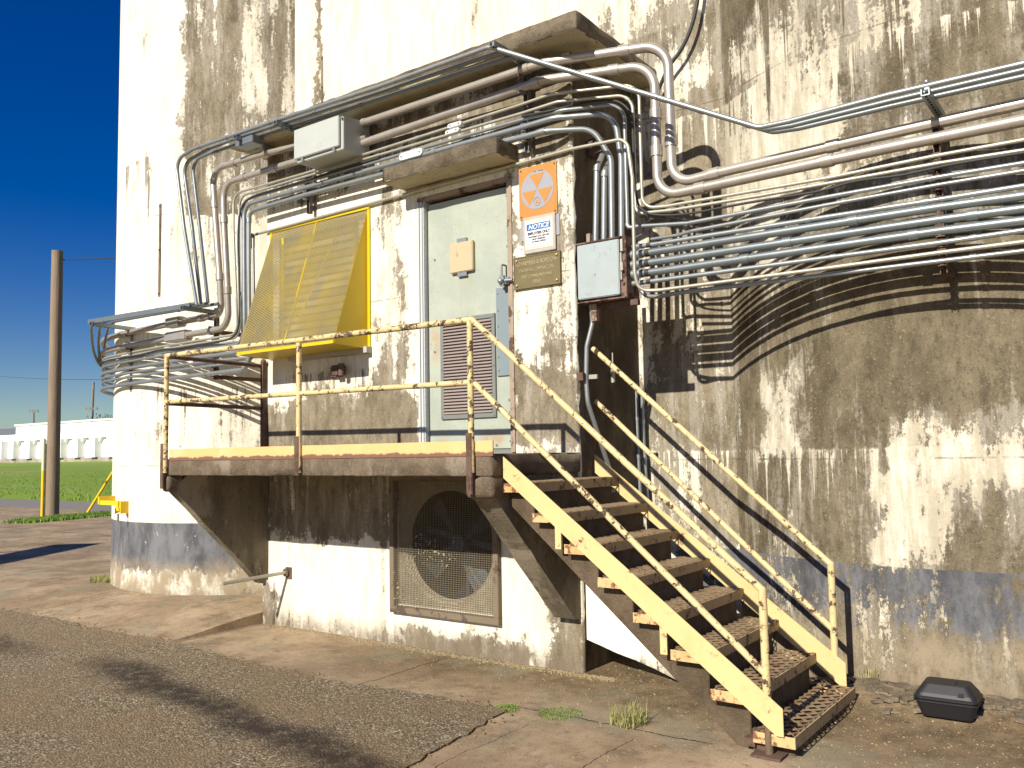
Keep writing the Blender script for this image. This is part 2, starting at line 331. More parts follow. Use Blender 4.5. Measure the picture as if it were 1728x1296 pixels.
def rough_box(name, x0, x1, y0, y1, z0, z1, mat, parent=None, step=.06, amp=.006, rnd=.015, seed=0, mats=None):
    """a concrete block with worn, wavering edges"""
    bm = bmesh.new()
    def axis(a, b):
        k = max(1, int((b-a)/step)); base = [a+(b-a)*i/k for i in range(k+1)]
        return sorted(set([round(v, 5) for v in base+[a+rnd, b-rnd]]))
    X, Yy, Zz = axis(x0, x1), axis(y0, y1), axis(z0, z1)
    cache = {}
    def P(x, y, z):
        k = (x, y, z)
        if k not in cache:
            p = Vector(k); q = Vector(k)
            nb = sum((x in (x0, x1), y in (y0, y1), z in (z0, z1)))
            c = Vector((min(max(x, x0+rnd), x1-rnd), min(max(y, y0+rnd), y1-rnd), min(max(z, z0+rnd), z1-rnd)))
            d = p-c
            if d.length > 1e-6: q = c+d.normalized()*rnd
            nz = noise.noise_vector(p*7+Vector((seed, 0, 0)))+noise.noise_vector(p*19)*.6
            q += nz*amp*(1.6 if nb >= 2 else .6)
            if nb >= 2:
                ch = max(0, noise.noise(p*5+Vector((seed*3, 5, 5)))-.12)*.09
                q += (Vector(((x0+x1)/2, (y0+y1)/2, (z0+z1)/2))-q).normalized()*min(ch*1.5, .04)
            cache[k] = bm.verts.new(q)
        return cache[k]
    def sheet(A, B, f):
        for i in range(len(A)-1):
            for j in range(len(B)-1):
                try: bm.faces.new([f(A[i], B[j]), f(A[i+1], B[j]), f(A[i+1], B[j+1]), f(A[i], B[j+1])])
                except ValueError: pass
    X = [x0 if abs(v-x0) < 1e-4 else x1 if abs(v-x1) < 1e-4 else v for v in X]
    Yy = [y0 if abs(v-y0) < 1e-4 else y1 if abs(v-y1) < 1e-4 else v for v in Yy]
    Zz = [z0 if abs(v-z0) < 1e-4 else z1 if abs(v-z1) < 1e-4 else v for v in Zz]
    for z in (z0, z1): sheet(X, Yy, lambda a, b: P(a, b, z))
    for y in (y0, y1): sheet(X, Zz, lambda a, b: P(a, y, b))
    for x in (x0, x1): sheet(Yy, Zz, lambda a, b: P(x, a, b))
    bmesh.ops.recalc_face_normals(bm, faces=bm.faces)
    for f in bm.faces: f.smooth = True
    me = bpy.data.meshes.new(name); bm.to_mesh(me); bm.free()
    me.materials.append(MAT[mat])
    if mats:   # soffit gets its own material
        me.materials.append(MAT[mats])
        for p in me.polygons:
            if p.normal.z < -.8: p.material_index = 1
    o = bpy.data.objects.new(name, me); COL.objects.link(o)
    if parent: o.parent = parent
    return o

def holed(mb, X, Zr, y0, y1, holes):
    """wall in the xz plane, y0 front y1 back, with rectangular openings"""
    xs = sorted(set([X[0], X[1]]+[h[0] for h in holes]+[h[1] for h in holes])); zs = sorted(set([Zr[0], Zr[1]]+[h[2] for h in holes]+[h[3] for h in holes]))
    inh = lambda x, z: any(h[0] < x < h[1] and h[2] < z < h[3] for h in holes)
    for i in range(len(xs)-1):
        for j in range(len(zs)-1):
            if inh((xs[i]+xs[i+1])/2, (zs[j]+zs[j+1])/2): continue
            for y in (y0, y1):
                mb.addf([(xs[i], y, zs[j]), (xs[i+1], y, zs[j]), (xs[i+1], y, zs[j+1]), (xs[i], y, zs[j+1])], [(0, 1, 2, 3)])
    for h in holes:
        a, b, c, d = h
        for q in ([(a, c), (b, c)], [(b, c), (b, d)], [(b, d), (a, d)], [(a, d), (a, c)]):
            (xa, za), (xb, zb) = q
            mb.addf([(xa, y0, za), (xb, y0, zb), (xb, y1, zb), (xa, y1, za)], [(0, 1, 2, 3)])
    return mb

def fillet(pts, R, n=8):
    pts = [Vector(p) for p in pts]; out = [pts[0]]
    for i in range(1, len(pts)-1):
        p = pts[i]; r = R[i] if isinstance(R, (list, tuple)) else R
        a = (pts[i-1]-p); b = (pts[i+1]-p); la, lb = a.length, b.length
        if la < 1e-6 or lb < 1e-6: continue
        a.normalize(); b.normalize(); ang = a.angle(b)
        if ang > PI-.03 or r <= 0: out.append(p); continue
        t = r/math.tan(ang/2); t = min(t, la*.49, lb*.49); r = t*math.tan(ang/2)
        c = p+(a+b).normalized()*(r/math.sin(ang/2))
        A = p+a*t; B = p+b*t; va = A-c; vb = B-c; th = va.angle(vb); k = max(2, int(n*th/1.2))
        for j in range(k+1):
            s = j/k; out.append(c+(va*math.sin((1-s)*th)+vb*math.sin(s*th))/math.sin(th))
    out.append(pts[-1]); return out
def chaikin(pts, k=2):
    for _ in range(k):
        q = [pts[0]]
        for a, b in zip(pts[:-1], pts[1:]): q += [a*.75+b*.25, a*.25+b*.75]
        q.append(pts[-1]); pts = q
    return pts
def text(body, size, mat, loc, parent, depth=.002, align='CENTER', shear=0, name='lettering', sx=1., bold=0.):
    cu = bpy.data.curves.new(name, 'FONT'); cu.body = body; cu.size = size; cu.extrude = depth; cu.align_x = align; cu.shear = shear; cu.offset = bold
    t = bpy.data.objects.new('t', cu); COL.objects.link(t)
    dg = bpy.context.evaluated_depsgraph_get(); me = bpy.data.meshes.new_from_object(t.evaluated_get(dg))
    bpy.data.objects.remove(t); bpy.data.curves.remove(cu)
    me.transform(Matrix.Translation(loc) @ Matrix.Rotation(PI/2, 4, 'X') @ Matrix.Diagonal((sx, 1, 1, 1)))
    me.materials.clear(); me.materials.append(MAT[mat])
    o = bpy.data.objects.new(name, me); COL.objects.link(o); o.parent = parent; return o

# ================================================================== GROUND
def sm(a, b, v):
    t = min(1, max(0, (v-a)/(b-a))); return t*t*(3-2*t)
def gz(x, y):
    z = noise.noise(Vector((x*.5, y*.5, 0)))*.012
    z += .10*sm(.0, .42, y)*sm(1.2, 1.9, x)
    z += .11*(1 if x < -3.66 else 0)*sm(-1.25, .1, y)*sm(-12, -7, x)
    z += noise.noise(Vector((x*3, y*3, 4)))*.008*sm(.0, .3, y)*sm(1, 1.6, x)
    return z
def spaced(lo, hi, a, b, fine, grow=1.35):
    v = [a]
    while v[-1] < b: v.append(v[-1]+fine)
    s = fine
    while v[-1] < hi: s *= grow; v.append(v[-1]+s)
    s = fine
    while v[0] > lo: s *= grow; v.insert(0, v[0]-s)
    return v
gx = sorted(spaced(-900, 400, -9, 4, .09)+[-3.655, -3.665]); gy = spaced(-60, 9.2, -3.2, 1.3, .07, 1.3)
gy = [v for v in gy if v < 9.2]+[9.2]
mb = MB(); vs = [(x, y, gz(x, y)) for y in gy for x in gx]; nx = len(gx)
mb.addf(vs, [(j*nx+i, j*nx+i+1, (j+1)*nx+i+1, (j+1)*nx+i) for j in range(len(gy)-1) for i in range(nx-1)], True)
n = N('worn_concrete_paving')
big = n.noise(.8, d=8, r=.65)
col = n.mix(n.rng(big, .35, .65), (.25, .172, .10), (.45, .335, .21))
col = n.mix(n.rng(n.noise(2.6, d=9, r=.75, loc=(3, 1, 0)), .48, .64, 0., .75), col, (.17, .12, .07))
col = n.mix(n.rng(n.noise(9, d=8, r=.78, loc=(1, 4, 2)), .5, .66, 0., .55), col, (.13, .095, .06))
col = n.mix(n.rng(n.noise(5, d=7, r=.7, loc=(9, 4, 2)), .56, .7, 0., .5), col, (.46, .38, .27))
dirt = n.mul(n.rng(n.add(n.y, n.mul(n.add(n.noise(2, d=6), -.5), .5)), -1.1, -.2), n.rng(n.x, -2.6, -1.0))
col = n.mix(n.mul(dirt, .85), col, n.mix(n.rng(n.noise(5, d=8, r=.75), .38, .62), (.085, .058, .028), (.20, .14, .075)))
gr = n.mul(n.rng(n.noise(1.3, d=6, loc=(6, 2, 0)), .5, .66), n.rng(n.y, -2.2, -1.0))
col = n.mix(n.mul(gr, .45), col, (.23, .23, .16))
col = n.mix(n.rng(n.noise(130, d=2), .6, .68, 0., .6), col, (.5, .42, .28))
col = n.mix(n.rng(n.noise(70, d=3, loc=(2, 2, 2)), .6, .7, 0., .7), col, (.09, .065, .04))
# joints and cracks: thin wandering dark lines
wob = n.mul(n.add(n.noise(3, d=6, r=.7, loc=(8, 8, 0)), -.5), .12)
crack = None
for ax, at_, lo, hi, wd in (('x', -3.62, -1.0, 0, .012), ('x', -1.2, -1.2, -.2, .010), ('x', -6.3, -1.0, 1.2, .008), ('x', 1.0, -4, -1.1, .005), ('y', -.95, .0, 1.4, .01), ('x', .35, -4, -1.2, .004), ('y', 2.9, -40, -7.5, .02), ('y', 4.6, -40, -7.5, .02)):
    p, q = (n.x, n.y) if ax == 'x' else (n.y, n.x)
    d = n.op('ABSOLUTE', n.add(n.add(p, -at_), n.add(wob, n.mul(q, .12 if ax == 'x' else .0))))
    if ax == 'x': d = n.op('ABSOLUTE', n.add(n.add(p, -at_), wob))
    l = n.mul(n.rng(d, wd*.4, wd, 1., 0.), n.mul(n.rng(q, lo-.03, lo+.03), n.rng(q, hi-.03, hi+.03, 1., 0.)))
    crack = l if crack is None else n.op('MAXIMUM', crack, l)
col = n.mix(n.mul(crack, .85), col, (.05, .04, .03))
n.bump(n.add(n.add(n.noise(60, d=6, r=.75), n.mul(n.noise(10, d=5), .7)), n.mul(crack, -2.)), .5, .012)
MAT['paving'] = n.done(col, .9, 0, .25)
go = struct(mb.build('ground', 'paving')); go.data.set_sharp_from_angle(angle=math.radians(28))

# asphalt lot, ragged edge
edge = [(0, 1031), (87, 1045), (149, 1060), (222, 1074), (295, 1086), (347, 1101), (400, 1114), (469, 1130), (539, 1147), (636, 1161), (747, 1178), (834, 1196), (855, 1200), (817, 1221), (765, 1252), (690, 1296)]
ep = [Z(a, b, 0) for a, b in edge]; ep = [Vector((-60, -2.2, 0)), Vector((-14, -1.6, 0)), Vector((-9.0, -1.25, 0))]+ep+[Vector((.4, -2.6, 0)), Vector((.5, -6, 0)), Vector((.6, -40, 0))]
fine = []
for a, b in zip(ep[:-1], ep[1:]):
    k = max(1, int(min((b-a).length, 12)/.035))
    for i in range(k):
        p = a.lerp(b, i/k); w = .035 if k > 3 else 0
        fine.append(p+Vector((noise.noise(p*9)*w+noise.noise(p*40)*.018, noise.noise(p*9+Vector((5, 5, 5)))*w+noise.noise(p*37)*.02, 0)))
fine.append(ep[-1])
bm = bmesh.new()
top = [bm.verts.new((p.x, p.y, max(gz(p.x, p.y), -.02)+.012)) for p in fine]
far = [bm.verts.new((-60, -40, .012))]
f = bm.faces.new(top+far)
bmesh.ops.triangulate(bm, faces=[f])
ex = [e for e in bm.edges if e.is_boundary]
r = bmesh.ops.extrude_edge_only(bm, edges=ex)
for v in [g for g in r['geom'] if isinstance(g, bmesh.types.BMVert)]: v.co.z -= .06
bmesh.ops.recalc_face_normals(bm, faces=bm.faces)
me = bpy.data.meshes.new('asphalt'); bm.to_mesh(me); bm.free()
for p in me.polygons:
    if p.normal.z < -.5: p.flip()
n = N('coarse_asphalt')
agg = n.voro(82, out=1); aggd = n.voro(82)
sx = n.t.nodes.new('ShaderNodeSeparateXYZ'); n.L(agg, sx.inputs[0])
col = n.mix(n.rng(sx.outputs[0], .15, .95, 0, 1, False), (.12, .088, .047), (.50, .395, .245))
col = n.mix(n.rng(sx.outputs[1], .80, .9), col, (.66, .58, .43))
col = n.mix(n.rng(n.noise(40, d=4), .40, .60, .65, 0.), col, (.16, .112, .058))
col = n.mix(n.rng(n.noise(.9, d=6, loc=(1, 7, 0)), .38, .6, 0., .62), col, n.mix(n.noise(60, d=4, r=.7), (.19, .125, .062), (.43, .30, .17)))
# old oil soaked wheel track
yy = n.add(n.y, n.mul(n.add(n.noise(1.1, d=5), -.5), .5))
ridge = n.add(yy, n.mul(n.x, .16))
trk = n.mul(n.rng(n.op('ABSOLUTE', n.add(ridge, 2.31)), .04, .27, 1., 0.), n.mul(n.rng(n.x, -3.9, -3.0), n.rng(n.x, .2, .8, 1., 0.)))
trk2 = n.mul(n.rng(n.op('ABSOLUTE', n.add(yy, 1.95)), .05, .3, 1., 0.), n.rng(n.x, -4.7, -3.9, 1., 0.))
col = n.mix(n.mul(n.op('MAXIMUM', trk, n.mul(trk2, .7)), n.rng(n.noise(9, d=6), .3, .6, .5, .92)), col, (.040, .026, .017))
n.bump(n.add(n.mul(aggd, -1.), n.mul(n.noise(34, d=8, r=.8), 2.2)), 1., .012)
MAT['asphalt'] = n.done(col, .85, 0, .3)
me.materials.append(MAT['asphalt']); o = bpy.data.objects.new('asphalt_pavement', me); COL.objects.link(o); struct(o)

# road, verge and field beyond (rising gently to the far building)
n = N('road_asphalt'); n.bump(n.noise(30, d=4), .3, .01)
MAT['road'] = n.done(n.mix(n.noise(1.5, (.2, 1, 1), 7, .7), (.17, .15, .125), (.26, .235, .2)), .9)
def strip(name, mat, ys, zs, x0=-900, x1=420, nxs=60):
    mb = MB(); xs = [x0+(x1-x0)*i/nxs for i in range(nxs+1)]
    mb.addf([(x, y, z) for y, z in zip(ys, zs) for x in xs], [(j*(nxs+1)+i, j*(nxs+1)+i+1, (j+1)*(nxs+1)+i+1, (j+1)*(nxs+1)+i) for j in range(len(ys)-1) for i in range(nxs)], True)
    return struct(mb.build(name, mat))
strip('road', 'road', [9.2, 12.3], [.0, .0])
n = N('field_grass')
c = n.mix(n.noise(.6, (.25, 1, 1), 7, .7), (.10, .19, .01), (.23, .31, .025))
c = n.mix(n.rng(n.noise(.35, (.12, 1, 1), 5, .7, (3, 3, 3)), .5, .7), c, (.22, .26, .07))
n.bump(n.noise(12, d=5), .8, .08)
MAT['field'] = n.done(c, .9)
fy = [12.3, 13, 15, 20, 26, 32, 60, 140, 900]; fz = [.0, .16, .35, .8, 1.2, 1.48, 1.5, 1.5, 1.5]
strip('field', 'field', fy, fz)
n = N('grass_blade'); MAT['blade'] = n.done(n.mix(n.noise(2, d=3), (.09, .20, .012), (.22, .33, .05)), .8)
n = N('dry_blade'); MAT['dryblade'] = n.done(n.mix(n.noise(9, d=3), (.22, .24, .05), (.42, .38, .16)), .8)
def blades(mb, cx, cy, cz, h, spread, wid=.006, lean=.5):
    a = random.random()*2*PI; r = spread*math.sqrt(random.random()); b = Vector((cx+r*math.cos(a), cy+r*math.sin(a), cz))
    la = random.random()*2*PI; l = Vector((math.cos(la), math.sin(la), 0))*lean*h*random.random(); s = Vector((-l.y, l.x, 0)); s = s.normalized()*wid if s.length > 1e-5 else Vector((wid, 0, 0))
    hh = h*random.uniform(.5, 1); m = b+l*.4+Vector((0, 0, hh*.6)); t = b+l+Vector((0, 0, hh))
    mb.addf([b-s, b+s, m+s*.7, m-s*.7, t], [(0, 1, 2, 3), (3, 2, 4)])
def fieldz(y):
    for i in range(len(fy)-1):
        if fy[i] <= y <= fy[i+1]: return fz[i]+(fz[i+1]-fz[i])*(y-fy[i])/(fy[i+1]-fy[i])
    return 0
mb = MB()
for i in range(6000):
    y = 12.35+random.random()**1.6*9; x = -62+random.random()*45
    if noise.noise(Vector((x*.3, y*.6, 0))) < -.25: continue
    blades(mb, x, y, fieldz(y)-.02, .16 if y < 13.2 else .10, .1, .02, .6)
tag(mb.build('grass', 'blade'), 'green grass growing along the field edge beyond the road', 'grass', kind='stuff')

# strip of verge round the pole foot
mb = MB()
for i in range(3800):
    t = random.random(); p = Z(40+150*t, 882-14*t, 0)
    blades(mb, p.x+random.uniform(-.5, .5), p.y+random.uniform(-.42, .3), 0, .13, .12, .012, .7)
tag(mb.build('verge_grass', 'blade'), 'narrow strip of grass at the foot of the wooden pole', 'grass', kind='stuff')

# ================================================================== SILOS AND LINK WALL
def silo(name, cxs, cys, R, a0, a1, mat, label):
    mb = MB(); k = 96; zs = [-.2, .3, 1, 2, 4, 8, 14, 20]
    for z0, z1 in zip(zs[:-1], zs[1:]):
        vs = []; fs = []
        for i in range(k+1):
            a = math.radians(a0+(a1-a0)*i/k)
            for z in (z0, z1): vs.append((cxs+R*math.cos(a), cys+R*math.sin(a), z))
        fs = [(2*i, 2*i+2, 2*i+3, 2*i+1) for i in range(k)]
        mb.addf(vs, fs, True)
    root = None_empty(name); root.location = (0, 0, 0); tag(root, label, 'silo', 'concrete grain silos')
    bm_o = mb.build('silo_wall', mat, root)
    bpy.context.view_layer.update()
    me = bm_o.data; bm = bmesh.new(); bm.from_mesh(me); bmesh.ops.remove_doubles(bm, verts=bm.verts, dist=1e-4); bm.to_mesh(me); bm.free()
    cap = MB(); cap.addf([(cxs+R*math.cos(2*PI*i/48), cys+R*math.sin(2*PI*i/48), 20) for i in range(48)], [tuple(range(48))])
    cap.build('roof', 'slab', root)
    return root
silo('grain_silo', SLX, SLY, SLR, -180, 180, 'silo_left', 'white painted round silo left of the yellow platform, wrapped by conduits')
silo('grain_silo', 2.36, 2.915, 2.45, -180, 180, 'silo_right', 'stained brown and white round silo behind the stairs on the right')
mb = MB(); mb.box(-4.75, .86, 1.0, 1.3, -.2, 19.98)
tag(mb.build('link_wall', 'link'), 'flat flaking wall joining the two round silos behind the annex roof', 'wall')
def jstrip(pa, pb, y, label, w=.035):
    a, b = Y(*pa, y), Y(*pb, y); m = MB(); m.box((a.x+b.x)/2-w/2, (a.x+b.x)/2+w/2, y-.004, y+.05, b.z, a.z)
    o = m.build('joint_strip', 'beam'); tag(o, label, 'strip', 'brown strips on the silo walls')
    m = MB()
    for z in (a.z-.03, (a.z+b.z)/2, b.z+.03): m.cyl(((a.x+b.x)/2, y-.004, z), ((a.x+b.x)/2, y-.012, z), .012, 8)
    m.build('bolt', 'rust', o)
jstrip((270, 344), (269, 500), onsilo(270, 420).y-.004, 'narrow brown vertical strip on the white left silo beside the bent conduits')
jstrip((542, 95), (545, 200), .997, 'narrow brown vertical strip on the wall above the grey box')
# ================================================================== ANNEX
AX = None_empty('concrete_annex'); tag(AX, 'small flat roofed concrete building with grey door between the two silos', 'building')
DX0, DX1, DZ0, DZ1 = -1.60, -.575, 1.62, 3.86
FX0, FX1, FZ0, FZ1 = -1.86, -.80, .34, 1.40
mb = MB(); holed(mb, (-3.64, 0), (-.2, 4.725), 0, .18, [(DX0, DX1, DZ0, DZ1), (FX0, FX1, FZ0, FZ1)])
# fine front: subdivide corner edges
mb.build('front_wall', 'facade', AX)
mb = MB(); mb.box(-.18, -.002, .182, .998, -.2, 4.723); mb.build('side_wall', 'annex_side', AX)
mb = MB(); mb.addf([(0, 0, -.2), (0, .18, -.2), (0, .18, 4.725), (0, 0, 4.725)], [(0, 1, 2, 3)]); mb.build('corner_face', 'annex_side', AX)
mb = MB(); mb.box(-3.64, -3.46, .182, .998, -.2, 4.723); mb.build('side_wall', 'facade', AX)
mb = MB(); mb.box(-3.4, -.2, .5, .6, -.2, 4.7); mb.build('inner_partition', 'darkvoid', AX)
rough_box('roof_slab', -3.86, .25, -.3, .995, 4.727, 4.865, 'slab', AX, .07, .006, .012, 1, 'soffit')
cn = rough_box('door_canopy', -1.735, -.5, -.3, -.003, 3.95, 4.085, 'slab', AX, .05, .005, .012, 5, 'soffit')
# worn corner arris of the annex
mb = MB(); pts = []
k = 90
for i in range(k+1):
    z = -.1+4.8*i/k; w = .012+.012*noise.noise(Vector((0, 0, z*6)))+.008*noise.noise(Vector((3, 0, z*25)))
    pts.append(((-w*2.4, -.004, z), (.003, -.004+.0, z), (.003, w*2.4, z)))
mb.addf([p for t in pts for p in (t[0], (-.003-.3*abs(t[0][0]), -.006, t[0][2]), (.004, .004, t[0][2]), t[2])], [(4*i+j, 4*i+j+1, 4*i+j+5, 4*i+j+4) for i in range(k) for j in range(3)], True)
mb.build('corner_arris', 'facade', AX)
# landing with edge beam and drop legs
rough_box('landing_slab', -3.71, .02, -1.095, -.003, 1.475, 1.62, 'beam', AX, .06, .004, .01, 3)
rough_box('edge_beam_leg', -.205, .022, -1.10, -.94, 1.33, 1.48, 'beam', AX, .05, .005, .03, 8)
rough_box('edge_beam_leg', -3.715, -3.60, -1.10, -.94, 1.33, 1.48, 'beam', AX, .05, .005, .03, 9)
def bracket(x0, x1, sd):
    mb = MB(); prof = [(-1.06, 1.36), (-.9, 1.472), (-.004, 1.472), (-.004, .39), (-.08, .40)]
    k = 14; A = Vector((0, -.08, .40)); B = Vector((0, -1.06, 1.36)); edge_ = [A.lerp(B, i/k)+Vector((0, noise.noise(Vector((sd, i*.7, 0)))*.012, noise.noise(Vector((sd, i*.7, 5)))*.012)) for i in range(1, k)]
    P = [(x0, y, z) for y, z in prof]+[(x0, v.y, v.z) for v in edge_]
    mb.prism(P, (x1-x0, 0, 0)); return mb.build('bracket', 'bracket', AX)
bracket(-3.70, -3.60, 1); bracket(-.195, -.008, 2)
# low footing shelf at the left corner and the slumped base
rough_box('footing', -3.66, -3.5, -.03, .3, -.1, .42, 'facade', AX, .05, .006, .02, 4)
# ---------------- door (part of the annex)
DR = MB(); DR.box(-1.516, -.634, .045, .09, 1.66, 3.793); door = DR.build('door', 'door', AX, .003)
mb = MB(); mb.box(-.634+.006, -.60, .0, .12, 1.63, 3.83); mb.box(-.598, -.575, -.012, .1, 1.63, 3.86); mb.build('right_jamb', 'jamb', AX)
mb = MB()
for (a, b, y) in ((-1.60, -1.575, -.006), (-1.570, -1.545, -.002), (-1.542, -1.522, .012)): mb.box(a, b, y, .14, 1.632, 3.82)
mb.build('left_jamb', 'jamblight', AX)
mb = MB(); mb.box(-1.60, -.575, .0, .14, 3.822, 3.862); mb.build('head_jamb', 'jamb', AX)
mb = MB(); mb.box(-1.60, -.60, .02, .17, 1.621, 1.655); mb.build('threshold', 'louverframe', AX)
mb = MB(); mb.box(-1.60, -.575, .15, .179, 1.63, 3.86); mb.build('door_reveal', 'darkvoid', AX)
# continuous hinge
mb = MB(); mb.cyl((-1.532, .004, 1.66), (-1.532, .004, 3.80), .008, 8)
for i in range(30): mb.cyl((-1.532, .004, 1.70+i*.07), (-1.532, .004, 1.705+i*.07), .0095, 8)
mb.build('hinge', 'jamblight', door)
# louver
lx0, lx1, lz0, lz1 = -1.375, -.79, 1.915, 2.765
mb = MB()
for (a, b, c, d) in ((lx0, lx1, lz1-.035, lz1), (lx0, lx1, lz0, lz0+.04), (lx0, lx0+.035, lz0+.04, lz1-.035), (lx1-.035, lx1, lz0+.04, lz1-.035)): mb.box(a, b, .026, .043, c, d)
lf = mb.build('louver_frame', 'louverframe', door, .002)
mb = MB(); nsl = 29; hz = (lz1-.035-lz0-.04)/nsl
for i in range(nsl):
    z = lz0+.04+hz*i
    mb.prism([(lx0+.035, .016, z+.002), (lx0+.035, .022, z+.001), (lx0+.035, .044, z+hz*.85), (lx0+.035, .040, z+hz*.9)], (lx1-lx0-.07, 0, 0))
mb.build('louver_slats', 'louver', lf)
mb = MB()
for a in (lx0+.017, lx1-.017):
    for z in (lz0+.02, (lz0+lz1)/2, lz1-.018): mb.cyl((a, .027, z), (a, .020, z), .008, 8)
mb.build('louver_screws', 'galv', lf)
# guard plate, window pane, latch, bolts
mb = MB(); mb.box(-.775, -.628, .030, .0445, 2.245, 2.965); gp = mb.build('guard_plate', 'doorgrey', door, .002)
mb = MB()
for z in (2.29, 2.40, 2.52, 2.65, 2.78, 2.92):
    for a in (-.755, -.645): mb.cyl((a, .031, z), (a, .024, z), .007, 8)
mb.build('plate_bolts', 'galv', gp)
mb = MB()
for (a, z) in ((-.66, 3.72), (-.655, 3.46), (-.66, 3.30), (-.665, 2.05), (-.66, 1.95), (-.66, 1.72), (-.8, 1.69), (-1.44, 3.3), (-1.45, 2.5)): mb.cyl((a, .045, z), (a, .036, z), .009, 8)
mb.build('door_bolts', 'galv', door)
mb = MB(); mb.box(-1.245, -.995, .008, .043, 3.145, 3.40); mb.build('wired_glass_cover', 'amber', door, .006)
mb = MB(); mb.box(-1.17, -1.07, .018, .044, 3.40, 3.435); mb.box(-1.17, -1.07, .018, .044, 3.11, 3.145); mb.build('cover_clip', 'galv', door)
mb = MB(); mb.tube(fillet([(-.675, .04, 3.14), (-.675, -.02, 3.14), (-.675, -.02, 2.99), (-.675, .04, 2.99)], .02), .008, 8)
mb.build('door_handle', 'strut', door)
mb = MB(); mb.box(-.70, -.60, -.025, .03, 3.005-.03, 3.03); mb.box(-.68, -.64, -.045, -.02, 2.96, 3.045); mb.cyl((-.63, -.04, 3.0), (-.56, -.03, 3.0), .014, 8); mb.ball((-.665, -.05, 3.0), .026)
mb.build('padlock_hasp', 'galv', door)
mb = MB(); mb.prism([(-1.19, .044, 2.63), (-1.15, .044, 2.63), (-1.17, .044, 2.60)], (0, -.004, 0)); mb.build('keyhole_cover', 'strut', door)
# ---------------- fan (own thing in the wall)
FAN = None_empty('wall_fan'); tag(FAN, 'large square wall fan with dusty wire guard below the landing', 'fan')
ox0, ox1, oz0, oz1 = -1.918, -.739, .275, 1.455
mb = MB(); w = .055
for (a, b, c, d) in ((ox0, ox1, oz1-w, oz1), (ox0, ox1, oz0, oz0+w), (ox0, ox0+w, oz0+w, oz1-w), (ox1-w, ox1, oz0+w, oz1-w)): mb.box(a, b, -.05, -.002, c, d)
mb.build('guard_frame', 'fanframe', FAN, .004)
mb = MB(); nwire = 62
for i in range(nwire):
    x = ox0+w+(ox1-ox0-2*w)*(i+.5)/nwire; z = oz0+w+(oz1-oz0-2*w)*(i+.5)/nwire
    sag = .0
    mb.box(x-.0012, x+.0012, -.046, -.042, oz0+w-.01, oz1-w+.01); mb.box(ox0+w-.01, ox1-w+.01, -.0415, -.0375, z-.0012, z+.0012)
mb.build('wire_guard', 'wire', FAN)
# dust and chaff caught in the guard: irregular clumps
mb = MB()
for i in range(2600):
    u = random.random(); v = random.random()
    d = noise.noise(Vector((u*3, v*3, 1)))+.55*(1-v)-.25-u*.5
    if random.random() > d*1.6+.10: continue
    x = ox0+w+u*(ox1-ox0-2*w); z = oz0+w+v*(oz1-oz0-2*w); s = random.uniform(.006, .013)
    q = [(x+random.uniform(-s, s), -.048+random.uniform(-.003, .003), z+random.uniform(-s, s)) for _ in range(4)]
    mb.addf(q, [(0, 1, 2), (0, 2, 3)])
tag(mb.build('chaff', 'shroud', FAN), kind='stuff')
# shroud plate with round orifice and flared ring
cx0, cz0, RR = -1.33, .865, .50
k = 64; sq = []; ci = []; ci2 = []; ci3 = []
for i in range(k):
    a = 2*PI*i/k; c_, s_ = math.cos(a), math.sin(a); t = .53/max(abs(c_), abs(s_))
    sq.append((cx0+c_*t, .02, cz0+s_*t)); ci.append((cx0+c_*RR, .02, cz0+s_*RR)); ci2.append((cx0+c_*(RR-.05), .09, cz0+s_*(RR-.05))); ci3.append((cx0+c_*(RR-.05), .3, cz0+s_*(RR-.05)))
mb = MB(); mb.addf(sq+ci+ci2+ci3, [(r*k+i, r*k+(i+1) % k, (r+1)*k+(i+1) % k, (r+1)*k+i) for r in range(2) for i in range(k)], True)
mb.build('shroud', 'shroud', FAN)
mb = MB(); mb.addf(ci2+ci3, [(i, (i+1) % k, k+(i+1) % k, k+i) for i in range(k)], True); mb.build('throat', 'darkvoid', FAN)  # inner ring coloured dark for the shade within the fan opening
mb = MB(); mb.cyl((cx0, .17, cz0), (cx0, .26, cz0), .075, 20)
mb.build('hub', 'fanblade', FAN)
for b in range(4):
    a = PI*.2+b*PI/2; d = Vector((math.cos(a), 0, math.sin(a))); t = Vector((-d.z, 0, d.x)); mb = MB()
    pts = [(.06, .03), (.18, .05), (.32, .075), (.43, .085)]
    vs = []
    for r_, hw in pts:
        for s_ in (-1, 0, 1): vs.append(Vector((cx0, .2, cz0))+d*r_+t*hw*s_+Vector((0, s_*.035+.01*(s_ == 0), 0)))
    mb.addf(vs, [(3*i+j, 3*i+j+1, 3*i+j+4, 3*i+j+3) for i in range(3) for j in range(2)], True)
    mb.build('blade', 'fanblade', FAN)
mb = MB(); mb.bar((cx0-.46, .29, cz0+.1), (cx0+.46, .29, cz0-.06), .03, .05); mb.bar((cx0+.02, .3, cz0), (cx0+.02, .3, cz0-.46), .03, .05, Vector((0, 1, 0)))
mb.build('motor_bracket', 'fanblade', FAN)

# ---------------- yellow mesh hood over the window
HD = None_empty('window_hood'); tag(HD, 'bright yellow sloping hood of expanded metal over the window left of the door', 'hood')
hx0, hx1, hzt, hzb, hy = -3.545, -2.205, 3.875, 2.63, -.42
n = N('expanded_metal')
